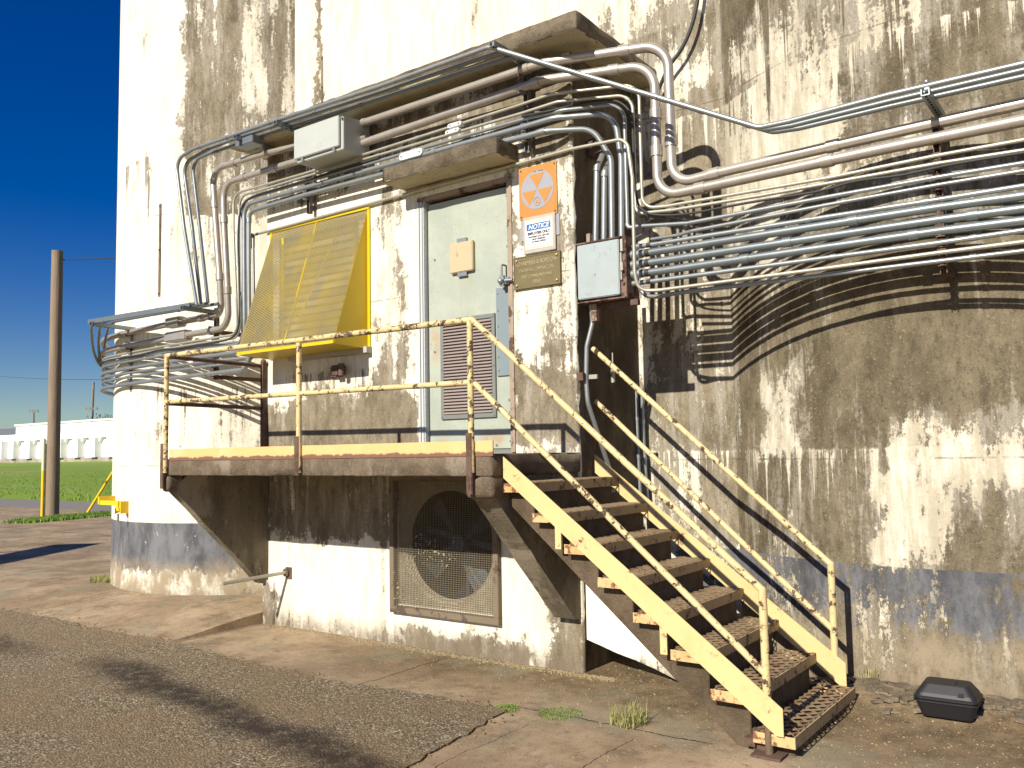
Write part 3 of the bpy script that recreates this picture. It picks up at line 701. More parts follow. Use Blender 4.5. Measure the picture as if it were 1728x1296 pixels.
# diamond openings: distance to a skewed lattice
u = n.add(n.mul(n.x, 1/.046), 0); v = n.mul(n.z, 1/.022)
def tri(q): return n.op('ABSOLUTE', n.add(n.op('FRACT', q), -.5))
s1 = tri(n.add(u, v)); s2 = tri(n.add(u, n.mul(v, -1)))
hole = n.mul(n.rng(s1, .13, .16, 0., 1., False), n.rng(s2, .13, .16, 0., 1., False))
# strand mask: open where both distances are small
strand = n.op('MAXIMUM', n.rng(s1, .25, .26, 0., 1., False), n.rng(s2, .25, .26, 0., 1., False))
n.put(strand, n.b.inputs['Alpha'])
c = n.mix(n.rng(n.noise(2.2, d=7, r=.7), .35, .65), (.24, .195, .08), (.34, .25, .05))
c = n.mix(n.rng(n.noise(5, (1, 1, .4), 6, .7, (3, 0, 0)), .45, .66, 0., .8), c, (.22, .19, .11))
n.bump(n.noise(50), .3, .003)
MAT['xmetal'] = n.done(c, .5, .1)
mb = MB(); k = 14
vs = []
for i in range(k+1):
    for j in range(k+1):
        s = i/k; t = j/k; x = hx0+(hx1-hx0)*t; y = -.01+(hy+.01)*s; z = hzt+(hzb-hzt)*s
        y -= noise.noise(Vector((t*3, s*3, 2)))*.012; vs.append((x, y, z))
mb.addf(vs, [(i*(k+1)+j, i*(k+1)+j+1, (i+1)*(k+1)+j+1, (i+1)*(k+1)+j) for i in range(k) for j in range(k)], True)
mb.build('mesh_front', 'xmetal', HD)
mb = MB()
for x in (hx1, hx0): mb.prism([(x-.002, -.006, hzt), (x-.002, hy+.004, hzb), (x-.002, hy+.01, hzb-.03), (x-.002, -.006, hzb-.045)], (.004, 0, 0))
mb.build('side_panel', 'yhood', HD)
mb = MB(); mb.box(hx1+.003, hx1+.035, -.016, -.003, hzb-.09, hzt+.02); mb.box(hx0-.035, hx0-.003, -.016, -.003, hzb-.04, hzt+.02); mb.box(hx0-.03, hx1+.03, -.022, -.0165, hzt-.005, hzt+.025)
mb.box(hx0, hx1, hy-.006, hy+.004, hzb-.03, hzb-.002); mb.build('flange', 'yhood', HD)
mb = MB(); mb.prism([(hx0, hy+.006, hzb-.028), (hx1, hy+.006, hzb-.028), (hx1, -.006, hzb-.045), (hx0, -.006, hzb-.045)], (0, 0, .003)); mb.build('bottom_panel', 'yhood', HD)
mb = MB()
for (xa, xb) in ((hx0+.66, hx0+.66),): mb.bar((xa, -.008, hzt-.01), (xb, hy+.012, hzb), .012, .02)
mb.build('brace_bar', 'yhood', HD)
mb = MB(); mb.bar((hx0+.22, -.06, hzt-.1), (hx0+.22, -.06, hzb), .03, .004, Vector((0, 1, 0))); mb.bar((hx0+.3, -.1, 3.5), (hx0+.06, hy+.14, 2.8), .012, .012)
mb.bar((hx0+.95, -.03, 3.70), (hx0+.62, -.2, 2.9), .02, .01)
mb.build('inner_stay', 'yhood', HD)
# louvered window behind the mesh
WD = None_empty('window_louver'); tag(WD, 'dusty louvered window opening seen through the yellow mesh hood', 'window')
mb = MB(); mb.box(hx0+.12, hx1-.12, -.02, -.004, 2.72, 3.78); mb.build('backing', plain('louver_backing', (.24, .21, .13), .8), WD)
mb = MB()
for i in range(14): z = 2.78+i*.07; mb.prism([(hx0+.16, -.045, z), (hx0+.16, -.04, z-.004), (hx0+.16, -.022, z+.045), (hx0+.16, -.024, z+.05)], (hx1-hx0-.32, 0, 0))
mb.build('slats', plain('louver_slat', (.40, .36, .25), .7), WD)
mb = MB(); a = Y(487, 607, -.06); b = Y(620, 589, -.06); mb.box(a.x, b.x, -.07, -.006, 2.545, 2.60)
SL = mb.build('window_sill', plain('pale_sill', (.42, .39, .33), .8)); tag(SL, 'pale grey sill ledge on the wall below the yellow hood', 'sill')
# small bracket with hook under the hood
mb = MB(); c = Y(570, 626, -.05); mb.box(c.x-.10, c.x-.075, -.05, -.004, c.z-.045, c.z+.045); mb.box(c.x-.075, c.x+.02, -.045, -.004, c.z-.05, c.z-.02); mb.box(c.x-.03, c.x+.05, -.10, -.004, c.z-.04, c.z+.05); mb.cyl((c.x+.09, -.09, c.z+.06), (c.x+.09, -.09, c.z-.05), .028, 10); mb.cyl((c.x+.02, -.07, c.z), (c.x+.09, -.09, c.z), .012, 8)
tag(mb.build('conduit_stub', 'rust'), 'small rusty fitting on the wall under the yellow hood', 'bracket')

# ================================================================== SIGNS
SG = None_empty('shelter_sign'); tag(SG, 'square orange sign with grey disc and three triangles right of the door', 'sign')
sx0, sx1, sz0, sz1 = -.494, -.134, 3.472, 3.887
mb = MB(); mb.box(sx0, sx1, -.012, -.008, sz0, sz1); mb.build('panel', 'orange', SG)
scx, scz, sr = (sx0+sx1)/2-.005, (sz0+sz1)/2+.012, .155
mb = MB(); mb.addf([(scx+sr*math.cos(2*PI*i/40), -.0135, scz+sr*math.sin(2*PI*i/40)) for i in range(40)], [tuple(range(40))]); mb.build('disc', 'signgrey', SG)
mb = MB()
for a in (90, 210, 330):
    aa = [math.radians(a-29), math.radians(a+29)]; p = [(scx+.006*math.cos(math.radians(a)), -.0150, scz+.006*math.sin(math.radians(a)))]+[(scx+sr*.93*math.cos(t), -.0150, scz+sr*.93*math.sin(t)) for t in aa]
    mb.addf(p, [(0, 1, 2)])
mb.build('emblem', 'orange', SG)
mb = MB()
ring = [(scx+.033*math.cos(2*PI*i/24), -.0152, scz-.095+.033*math.sin(2*PI*i/24)) for i in range(25)]
mb.tube(ring, .0016, 5); mb.addf([(scx-.018, -.0155, scz-.108), (scx+.018, -.0155, scz-.108), (scx, -.0155, scz-.074)], [(0, 1, 2)]); mb.build('seal', 'orange', SG)
mb = MB()
for i in range(7):
    if i in (0, 3): continue
    mb.box(scx-.05+i*.016, scx-.038+i*.016, -.016, -.0125, scz+sr*.955-.002*abs(i-3), scz+sr*.985-.002*abs(i-3))
mb.build('worn_lettering', 'ink', SG)
mb = MB()
for x in (sx0+.02, sx1-.02):
    for z in (sz0+.02, sz1-.02): mb.cyl((x, -.012, z), (x, -.018, z), .006, 8)
mb.build('screws', 'rust', SG)
NB = MB(); NB.box(-.485, -.120, -.008, -.003, 3.30, 3.468); nb = NB.build('backing_plate', 'signgrey'); tag(nb, 'faded grey plate showing behind the notice sign frame', 'plate')
NT = None_empty('notice_sign'); tag(NT, 'framed white sign with blue NOTICE band above the bronze plaque', 'sign')
nx0, nx1, nz0, nz1 = -.452, -.15, 3.185, 3.478
mb = MB(); mb.box(nx0, nx1, -.026, -.009, nz0, nz1); mb.build('frame', 'frame', NT, .004)
mb = MB(); mb.box(nx0+.02, nx1-.02, -.028, -.0265, nz0+.03, nz1-.025); mb.build('backboard', 'signcream', NT)
mb = MB(); mb.box(nx0+.024, nx1-.024, -.0300, -.0285, nz0+.048, nz1-.048); mb.build('face', 'signwhite', NT)
ncx = (nx0+nx1)/2
mb = MB(); mb.box(nx0+.038, nx1-.038, -.0315, -.0305, nz1-.112, nz1-.060); mb.build('band', 'signblue', NT)
text('NOTICE', .05, 'signwhite', (ncx, -.0325, nz1-.104), NT, .0006, shear=.25, sx=1.05, bold=.0012)
text('EMPLOYEES ONLY', .0285, 'ink', (ncx, -.0315, nz1-.147), NT, .0006, sx=.9, bold=.0012)
for i, s in enumerate(('TRUCKERS AND VISITORS', 'MUST REGISTER', 'AT MAIN OFFICE')): text(s, .0170, 'ink', (ncx, -.0315, nz1-.171-.0205*i), NT, .0006, sx=1.0, bold=.0006)
PQ = None_empty('bronze_plaque'); tag(PQ, 'weathered bronze plaque with raised lettering under the notice sign', 'plaque')
px0, px1, pz0, pz1 = -.552, -.112, 2.915, 3.172
mb = MB(); mb.box(px0, px1, -.022, -.003, pz0, pz1); mb.build('plate', 'bronze', PQ, .003)
mb = MB()
for (a, b, c, d) in ((px0, px1, pz1-.008, pz1), (px0, px1, pz0, pz0+.008), (px0, px0+.008, pz0+.008, pz1-.008), (px1-.008, px1, pz0+.008, pz1-.008)): mb.box(a, b, -.026, -.0225, c, d)
mb.build('rim', 'bronze', PQ)
pcx = (px0+px1)/2
for i, (s, z) in enumerate((('CHALMERS & BORTON', .046), ('ENGINEERS-CONTRACTORS', .036), ('HUTCHINSON KANS', .036), ('1951', .044))):
    text(s, z, 'bronzehi', (pcx, -.0235, pz1-.073-i*.052), PQ, .002, sx=.80 if i == 0 else .72 if i == 1 else .85)
mb = MB()
for x in (px0+.03, px1-.03):
    for z in (pz0+.03, pz1-.03): mb.ball((x, -.024, z), .012)
mb.build('rosettes', 'bronzehi', PQ)

# ================================================================== RAILINGS
def flange_post(parent, x, y, zb, zt, r=.021, side=-1):
    mb = MB(); mb.tube([(x, y, zb), (x, y, zt)], r, 12); return mb.build('post', 'yrail', parent)
PR = None_empty('platform_railing'); tag(PR, 'chipped yellow pipe railing with toe board round the landing', 'railing')
TZ, MZ = 2.515, 2.098
xs_post = [Y(283, 690, -1.1).x, Y(507, 690, -1.1).x, Y(797, 690, -1.1).x]
for i, x in enumerate(xs_post): flange_post(PR, x, -1.115, 1.50, TZ-.01 if i else TZ+.03)
def wavy(a, b, k=10, amp=.004):
    a, b = Vector(a), Vector(b); return [a.lerp(b, i/k)+Vector((0, noise.noise(Vector((i*.6, a.x, a.z)))*amp, noise.noise(Vector((i*.6, a.z, 3)))*amp)) for i in range(k+1)]
mb = MB(); mb.tube(wavy((xs_post[0]-.012, -1.115, TZ+.07-.04), (xs_post[2]+.01, -1.115, TZ-.005), 14), .0215, 12); mb.ball((xs_post[2]+.01, -1.115, TZ-.005), .024); mb.ball((xs_post[0]-.012, -1.115, TZ+.03), .022)
mb.build('top_rail', 'yrail', PR)
mb = MB(); mb.tube(wavy((xs_post[0], -1.115, MZ+.03), (xs_post[2], -1.115, MZ-.005), 14), .0195, 12); mb.build('middle_rail', 'yrail', PR)
mb = MB()
for z in (TZ+.025, MZ+.02): mb.tube([(xs_post[0], -1.115, z), (-3.66, -.03, z-.01)], .019, 10)
mb.build('return_rail', 'rust', PR)
mb = MB(); mb.box(-3.66, -3.62, -.06, -.004, 1.63, 2.56); mb.ball((-3.64, -.04, 2.57), .03); mb.build('wall_post', 'rust', PR)
mb = MB(); mb.box(-3.655, .025, -1.1245, -1.1015+.0, 1.622, 1.706)
mb.v = []; mb.f = []; mb.sm = []
mb.box(xs_post[0]+.03, .03, -1.100, -1.090, 1.607, 1.708); mb.build('toe_board', 'toe', PR)
for i, x in enumerate(xs_post):
    zb, zt = (1.36, 1.76) if i != 1 else (1.50, 1.78)
    mb = MB(); mb.box(x-.030+(0 if i else -.02), x+.012+(0 if i else -.02), -1.136, -1.131, zb, zt); mb.box(x+.010+(0 if i else -.02), x+.016+(0 if i else -.02), -1.131, -1.103, zb, zt)
    mb.cyl((x-.01, -1.138, zb+.05), (x-.01, -1.130, zb+.05), .009, 8); mb.build('post_clamp', 'rust', PR)

# stair geometry constants
def tread_xz(i): return .235*(i-1)+.012, .235*i+.004, 1.368-.1868*(i-1)
ST = None_empty('staircase'); tag(ST, 'straight concrete stair with rusty grated treads and yellow side plates', 'stairs')
prof = [(.025, 1.366)]
for i in range(1, 9):
    xa, xb, zb = tread_xz(i)
    prof += [(xb-.03, zb-.002)] + ([(xb-.03, tread_xz(i+1)[2]-.002)] if i < 8 else [])
prof += [(1.86, -.05), (1.60, -.05), (.03, 1.27)]
mb = MB(); mb.prism([(x, -.90, z) for x, z in prof], (0, 1.02, 0)); mb.build('carriage', 'stair_concrete', ST, .004)
# tread: frame + diamond grating
def make_tread(idx):
    xa, xb, zb = tread_xz(idx)
    o = None_empty('tread'); o.parent = ST; o.location = (0, 0, 0)
    zt = zb+.062; y0, y1 = -.972, .172
    mb = MB(); mb.box(xb-.008, xb, y0+.004, y1-.004, zb, zt); mb.box(xa, xa+.008, y0+.004, y1-.004, zb, zt-.012); fr = mb.build('tread_frame', 'tread', ST)
    bpy.data.objects.remove(o)
    mb = MB(); mb.box(xa, xb, y0-.003, y0+.003, zb, zt-.004); mb.box(xa, xb, y1-.003, y1+.003, zb, zt-.004); mb.build('end_plate', 'treadend', fr)
    g = MB(); nr = 4; dw = (xb-xa-.02)/nr; nc = 13; dy = (y1-y0-.02)/nc; z0_, z1_ = zt-.005, zt+.004
    for r_ in range(nr+1):
        x = xa+.010+dw*r_; pts = []
        for c_ in range(nc*2+1):
            s_ = 1 if (c_ % 2 == 0) else -1
            if r_ % 2: s_ = -s_
            pts.append((min(max(x+s_*dw*.46, xa+.008), xb-.009), y0+.01+c_*dy/2))
        for (pa, pb) in zip(pts[:-1], pts[1:]):
            d = Vector((pb[0]-pa[0], pb[1]-pa[1])); nn = Vector((-d.y, d.x)).normalized()*.0026
            q = [(pa[0]-nn.x, pa[1]-nn.y), (pb[0]-nn.x, pb[1]-nn.y), (pb[0]+nn.x, pb[1]+nn.y), (pa[0]+nn.x, pa[1]+nn.y)]
            g.addf([(a, b, z0_) for a, b in q]+[(a, b, z1_) for a, b in q], [(4, 5, 6, 7), (0, 1, 5, 4), (2, 3, 7, 6)])
    g.build('grating', 'grate', fr)
    b = MB(); b.box(xa+.008, xb-.03, y0+.08, y1-.06, zb+.003, zb+.006); b.build('pan', 'darkvoid', fr)  # dark sheet added for the shade between the grating bars
for i in range(1, 9): make_tread(i)
def side_plate(y, t):
    mb = MB(); pts = [(.03, 1.603), (1.83, .262), (1.83, .118), (1.79, .118), (.03, 1.462)]
    mb.prism([(x, y, z) for x, z in pts], (0, t, 0)); return mb.build('side_plate', 'yplate', ST, .002)
side_plate(-.992, .008); side_plate(.180, .008)
mb = MB()
for i in (2, 5):
    xa, xb, zb = tread_xz(i); mb.box(xb-.052, xb-.008, -.984, -.976, zb-.16, zb+.05); mb.cyl((xb-.03, -.99, zb-.13), (xb-.03, -.976, zb-.13), .012, 8)
mb.build('plate_strap', 'yplate', ST)
# broken white skirt wall under the stair
mb = MB(); bot = [(0.004, .235), (.12, .205), (.25, .165), (.4, .13), (.55, .095), (.7, .045), (.85, .0), (1.25, -.1)]
mb.prism([(x, .05, z+noise.noise(Vector((x*9, 0, 0)))*.01) for x, z in bot]+[(1.25, .05, .2), (.004, .05, 1.25)], (0, .1, 0))
mb.build('skirt_wall', 'skirt' if 'skirt' in MAT else 'facade', ST)
# dark void behind the skirt
# near and far hand rails
NR = None_empty('stair_handrail'); tag(NR, 'chipped yellow stair handrail on the near side with its foot plate on the ground', 'railing', 'stair handrails')
top_a = Vector((xs_post[2]+.012, -1.112, TZ)); top_b = Vector((1.736, -.965, .868)); foot = Vector((1.74, -.962, 0.005))
mb = MB(); mb.tube(wavy(top_a, top_b, 12), .0205, 12); mb.ball(top_b, .022); mb.build('top_rail', 'yrail', NR)
mb = MB(); mb.tube(wavy((xs_post[2]+.03, -1.112, MZ-.01), (1.733, -.968, .43), 12), .0195, 12); mb.build('middle_rail', 'yrail', NR)
mb = MB(); mb.tube([foot, top_b], .0225, 14); mb.build('post', 'yrail', NR)
mb = MB(); mb.box(1.66, 1.82, -1.03, -.90, .002, .014); mb.build('foot_plate', 'rust', NR)
FR = None_empty('stair_handrail'); tag(FR, 'chipped yellow stair handrail on the far side next to the silo wall', 'railing', 'stair handrails')
fa, fb = Y(1000, 588, .2), Vector((1.772, .2, .89)); fb = Y(1402, 952, .2); fc, fd = Y(1005, 677, .2), Y(1405, 1062, .2)
mb = MB(); mb.tube(wavy(fa, fb, 12), .0205, 12); mb.ball(fb, .022); mb.build('top_rail', 'yrail', FR)
mb = MB(); mb.tube(wavy(fc, fd, 12), .0195, 12); mb.build('middle_rail', 'yrail', FR)
mb = MB(); mb.tube([Y(1409, 1112, .2), fb], .0225, 14); mb.build('post', 'yrail', FR)
# bolted base angle under the stair foot
mb = MB(); mb.box(1.64, 1.76, -.935, -.905, .0, .12); mb.box(1.60, 1.66, -.96, -.90, .03, .075); tag(mb.build('anchor_angle', 'rust'), 'rusty steel angle bolted beside the lowest stair tread', 'bracket')

# ================================================================== CONDUITS
def conduit(label, path, r, mat, couplings=(), group='conduits on the walls', name='conduit', csz=1.22, seg=12, marks=()):
    mb = MB(); mb.tube(path, r, seg); o = mb.build(name, mat); tag(o, label, 'conduit', group)
    # couplings: fractions of length
    L = [0]
    for a, b in zip(path[:-1], path[1:]): L.append(L[-1]+(b-a).length)
    cs = [c*L[-1] for c in couplings]
    for (mx, my) in marks:      # couplings where the photograph shows them: nearest place along this conduit
        rd = ray(mx, my).normalized(); best = min(((p-CAM)-rd*(p-CAM).dot(rd)).length for p in path)
        fin = []
        for i in range(len(path)-1):
            for t in (0, .1, .2, .3, .4, .5, .6, .7, .8, .9):
                p = path[i].lerp(path[i+1], t)-CAM; fin.append(((p-rd*p.dot(rd)).length, L[i]+t*(L[i+1]-L[i])))
        cs.append(min(fin)[1])
    for s in cs:
        for i in range(len(L)-1):
            if L[i] <= s <= L[i+1]:
                d = (path[i+1]-path[i]).normalized(); p = path[i]+d*(s-L[i]); h = max(.018, r*1.05)
                m = MB(); m.tube([p-d*h, p+d*h], r*csz, 14); m.build('coupling', mat, o); break
    return o
YF = -.14
plan = [(-4.45, -.10), (-5.3, -.07), (-6.0, -.01), (-6.5, .04), (-6.9, .11), (-7.28, .29), (-7.72, .62), (-8.02, 1.05), (-8.15, 1.7), (-8.15, 2.4), (-8.0, 3.0)]
def silo_run(pz, y0=-.10, push=0.):
    """the run round the left silo, from behind it to the right bracket, at constant height"""
    z = pz
    pts = [Vector((x, y, z)) for x, y in plan]
    return chaikin(pts, 2)[::-1]
def zk(py): return Y(353, py, -.10).z
runs = {}
# (name, radius, mat, y at silo bracket, [corner pts going up], right part)
def build_left(py, corner_low, verts, corner_hi):
    z = zk(py); a = silo_run(z)
    c0 = Y(*corner_low, -.11); c0.z = z
    return a+[c0]+[Y(*v, YF) for v in verts]+[Y(*corner_hi, YF)]
def assemble(left, rest, rb):
    # fillet only the later corners; the arc points are already smooth
    k = len(left)
    arc_end = next(i for i, p in enumerate(left) if abs(p.x+4.45) < 1e-6)
    arc = left[:arc_end]; corners = left[arc_end:]+rest
    return arc+fillet(corners, rb)
def diag(pts, z=None): return pts
P = []
# P1 and P2: large pipes broken by the upper junction box
def mk(label, left, right, r, mat, rb, coup=(), marks=()): return conduit(label, assemble(left, right, rb), r, mat, coup, marks=marks)
L1 = build_left(534, (374, 529), [(371, 470), (362, 345)], (359, 286)); L2 = build_left(558.5, (386, 549), [(384, 490), (378, 370)], (377, 311))
mk('thick beige conduit entering the upper left side of the grey box under the roof slab', L1, [Y(395, 275.6, YF), Y(453, 257.8, YF), Y(503, 247, YF)], .034, 'galv_warm', .2, (), [(395, 276), (452, 258), (361, 347), (372, 466), (340, 537), (205, 566)])
mk('thick beige conduit entering the lower left side of the grey box under the roof slab', L2, [Y(411, 300, YF), Y(463, 283.7, YF), Y(507, 270.7, YF)], .034, 'galv_warm', .22, (), [(411, 300), (463, 284), (378, 372), (384, 490), (312, 563), (205, 586)])
z1 = Y(881, 118.5, YF).z; z2 = Y(881, 148, YF).z
y1r, y2r = .17, .13
c1 = Z(1130, 91, z1); c2 = Z(1109, 120, z2)
p1 = [Y(604, 211, YF), Y(881, 118.5, YF), Y(918, 106, YF), Vector((c1.x, y1r, z1)), Y(1128, 214, y1r), Y(1130, 303, y1r), Y(1206, 293, y1r), Y(1405.8, 246.5, y1r), Y(1728, 174, y1r), Y(1990, 116, y1r)]
c1x = Y(1130, 180, y1r).x; zb1 = Y(1206, 295, y1r).z
p1[4] = Vector((c1x, y1r, Y(1128, 214, y1r).z)); p1[3] = Vector((c1x, y1r, z1)); p1[5] = Vector((c1x, y1r, zb1-.01))
c2x = Y(1107, 220, y2r).x; zb2 = Y(1182, 317.7, y2r).z
p2 = [Y(604, 245, YF), Y(881, 148, YF), Y(920, 135, YF), Vector((c2x, y2r, z2)), Vector((c2x, y2r, 3.9)), Vector((c2x, y2r, zb2)), Y(1182, 317.7, y2r), Y(1500, 249, y2r), Y(1728, 203, y2r), Y(1990, 150, y2r)]
conduit('upper of the two thick beige conduits looping round the annex corner to the right silo', fillet(p1, .18), .037, 'galv_warm', (), csz=1.2, marks=[(888, 116), (1055, 92), (1131, 238), (1206, 293), (1405, 246)])
conduit('lower of the two thick beige conduits looping round the annex corner to the right silo', fillet(p2, .18), .037, 'galv_warm', (), csz=1.2, marks=[(905, 138), (1031, 120), (1106, 196), (1106, 256), (1183, 317), (1405, 268)])
def right_x(pts, y, r): return [Y(a, b, y) for a, b in pts]
def corner_run(zs, facade_last, cpx, yv, low, runp, yr):
    """after the strut: diagonal to the vertical drop at pixel column cpx, down to low, then along the right silo"""
    x = Y(cpx, (facade_last[1]+low)/2, yv).x
    zb = Y(cpx+30, low, yr).z
    return [Vector((x, yv, zs)), Vector((x, yv, zb)), ]+[Y(a, b, yr) for a, b in runp]
C = {}
L3 = build_left(571.5, (401, 560), [(399, 504), (394, 390)], (394, 327)); z3 = Y(881, 176, YF).z
C[3] = mk('thin cream conduit, highest of the thin ones along the annex front', L3, [Y(438, 314.5, YF), Y(512, 293.4, YF), Y(881, 176, YF), Y(930, 159, YF)]+corner_run(z3, (0, 150), 1081, .09, 347, [(1125, 348), (1406, 298.6), (1579, 263), (1728, 236), (1990, 185)], .10), .0125, 'galv_cream', .12, (.43, .55, .63, .72, .86))
L4 = build_left(577, (404.5, 567), [(404, 500), (403, 400)], (404, 331)); z4 = Y(881, 191, YF).z
C[4] = mk('thin cream conduit with black cables strapped to it round the annex corner', L4, [Y(440, 321, YF), Y(512, 299, YF), Y(881, 191, YF), Y(940, 172, YF)]+corner_run(z4, (0, 165), 1070, .08, 357, [(1100, 358), (1134, 354.8), (1284, 330), (1583, 275.8), (1728, 253.5), (1990, 208)], .09), .0125, 'galv_cream', .12, (.42, .56, .60, .64, .75, .82))
L5 = build_left(588, (409, 574), [(409, 500), (408.5, 420)], (408.5, 339)); z5 = Y(881, 202, YF).z
mk('thin blue grey conduit, third from top along the annex front', L5, [Y(440, 329, YF), Y(512, 308, YF), Y(881, 202, YF), Y(950, 186, YF)]+corner_run(z5, (0, 180), 1056, .08, 381, [(1074, 382), (1160, 376.7), (1400, 331.8), (1583, 299), (1728, 275), (1990, 230)], .09), .0145, 'galv', .12, (.48, .62, .8))
L6 = build_left(601, (414, 590), [(413, 540), (412, 430)], (412, 347)); z6 = Y(881, 215, YF).z
x6 = Y(1048, 300, .08).x
C[6] = mk('grey conduit bending down into the rightmost hole on top of the rusty box', L6, [Y(438, 339, YF), Y(512, 317.8, YF), Y(881, 215, YF), Y(935, 199, YF), Vector((x6-.03, .06, z6)), Vector((x6, .09, z6-.35)), Y(1049, 412, .09)], .0225, 'galv', .16, (.5, .66, .8))
L7 = build_left(630.7, (421, 617), [(421, 560), (420, 450)], (420, 358)); z7 = Y(881, 231.5, YF).z
x7 = Y(1031, 300, .08).x
mk('grey conduit running behind the door canopy and down into the rusty box', L7, [Y(438, 352, YF), Y(512, 330, YF), Y(881, 231.5, YF), Y(920, 221, YF), Vector((x7-.12, .03, z7-.01)), Vector((x7, .09, z7-.25)), Y(1033, 412, .09)], .0225, 'galv', .16, (.45, .62, .9))
a = silo_run(zk(617.8)); c8 = Y(428, 603, -.09); c8.z = zk(617.8)
conduit('thin conduit rising up the annex left edge beside the yellow hood', a+fillet([Vector((-4.45, -.1, zk(617.8))), c8, Y(429, 540, -.06), Y(427, 402, -.05)], .1), .0145, 'galv', (.9,))
for py, rr, lb in ((583, .013, 'thin grey conduit round the left silo, directly under the black cable'), (610, .015, 'slim grey conduit in the middle of the bundle round the left silo')):
    a = silo_run(zk(py)); e = Vector((-3.9, -.06, zk(py)-.0)); conduit(lb, a+[Vector((-4.45, -.1, zk(py))), e, Vector((-3.66, .0, zk(py)))], rr, 'galv', (.5, .8))
# black cable following P4
def cable(label, pts, r=.008, k=3, group='black cables', mat='cable'):
    o = MB().tube(chaikin([Vector(p) for p in pts], k), r, 8).build('cable', mat); return tag(o, label, 'cable', group)
cpts = silo_run(zk(580))[4:]
cpts = [p+Vector((0, -.03, noise.noise(Vector((i*.35, 0, 0)))*.03)) for i, p in enumerate(cpts)]
cable('black cable strapped along the thin conduits from the left silo to the annex front', cpts+[Y(396, 572, YF-.03), Y(405, 545, YF-.03), Y(404, 470, YF-.03), Y(401, 400, YF-.03), Y(405, 350, YF-.03), Y(422, 332, YF-.03), Y(470, 318, YF-.03), Y(530, 300, YF-.03), Y(580, 284, YF-.02), Y(640, 266, YF-.02)], .010)
cable('black cable drooping below the thin cream conduit right of the annex corner', [Y(881, 196, YF-.03), Y(940, 185, YF-.03), Y(985, 172, -.03), Y(1035, 167, .05), Y(1058, 180, .06), Y(1068, 200, .06), Y(1069, 260, .06), Y(1073, 340, .06), Y(1086, 358, .06), Y(1110, 364, .07), Y(1160, 362, .07), Y(1250, 344, .07), Y(1300, 336, .07), Y(1340, 330, .07), Y(1390, 322, .07), Y(1440, 305, .07), Y(1520, 297, .07), Y(1600, 278, .07), Y(1728, 258, .07), Y(1990, 214, .07)], .009)
cable('thick black cable hanging down the silo from above the roof slab', [Y(1185, -60, .9), Y(1178, 0, .9), Y(1168, 45, .9), Y(1150, 85, .9), Y(1128, 112, .9), Y(1112, 150, .93)], .016)
# three upper conduits on arms in front of the roof slab
tops = [([(332, 514), (311, 386), (301, 318), (297, 270), (325, 252), (458, 206), (640, 146), (826, 79)], -.50), ([(339, 513), (325, 389), (319.7, 355), (309, 276), (353, 251), (401.5, 232), (640, 156), (850, 86)], -.43), ([(351, 511), (337.5, 389), (328.6, 320), (324, 272), (353, 259.4), (409.7, 240), (640, 167), (870, 94)], -.36)]
names = ['outermost', 'middle', 'innermost']
rbend = [(1280, 215.5), (1290, 219), (1304, 223)]
rend = [[(1330, 205), (1500, 160), (1728, 107), (1990, 46)], [(1335, 212), (1500, 171), (1728, 118), (1990, 58)], [(1350, 216), (1500, 180), (1728, 129), (1990, 70)]]
yr = [-.06, .02, .10]
for i, (tp, y) in enumerate(tops):
    vy = y+.1
    pts = [Y(tp[0][0], tp[0][1], vy), Y(tp[1][0], tp[1][1], y+.03), Y(tp[3][0], tp[3][1], y)]+[Y(a, b, y) for a, b in tp[4:]]
    rr = Y(*rbend[i], yr[i])
    pts += [rr]+[Y(a, b, yr[i]) for a, b in rend[i]]
    conduit(names[i]+' of three parallel grey conduits running along the front of the roof slab', fillet(pts, .13), .0178, 'galv_dark' if i else 'galv', (.19, .235, .3+.05*i, .70+.03*i))
    # left part: along the arms round the left silo
    zz = Y(350, 512, -.33).z+.02
    q = []
    st = [Vector((-4.33+.07*i, -.34+.08*i, zz)), Vector((-5.0, -.38+.08*i, zz)), Vector((-5.9, -.44+.1*i, zz)), Vector((-6.15, -.43+.1*i, zz-.0)), Vector((-6.45, -.30+.1*i, zz-.04)), Vector((-6.8, -.10+.08*i, zz-.14)), Vector((-7.15, .12+.06*i, zz-.27)), Vector((-7.6, .46, zz-.38)), Vector((-8.1, 1.1, zz-.40)), Vector((-8.2, 2.1, zz-.4))]
    conduit(names[i]+' of three grey conduits carried on the arms at the left silo', chaikin(st, 2), .017, 'galv_dark', (.12, .45))
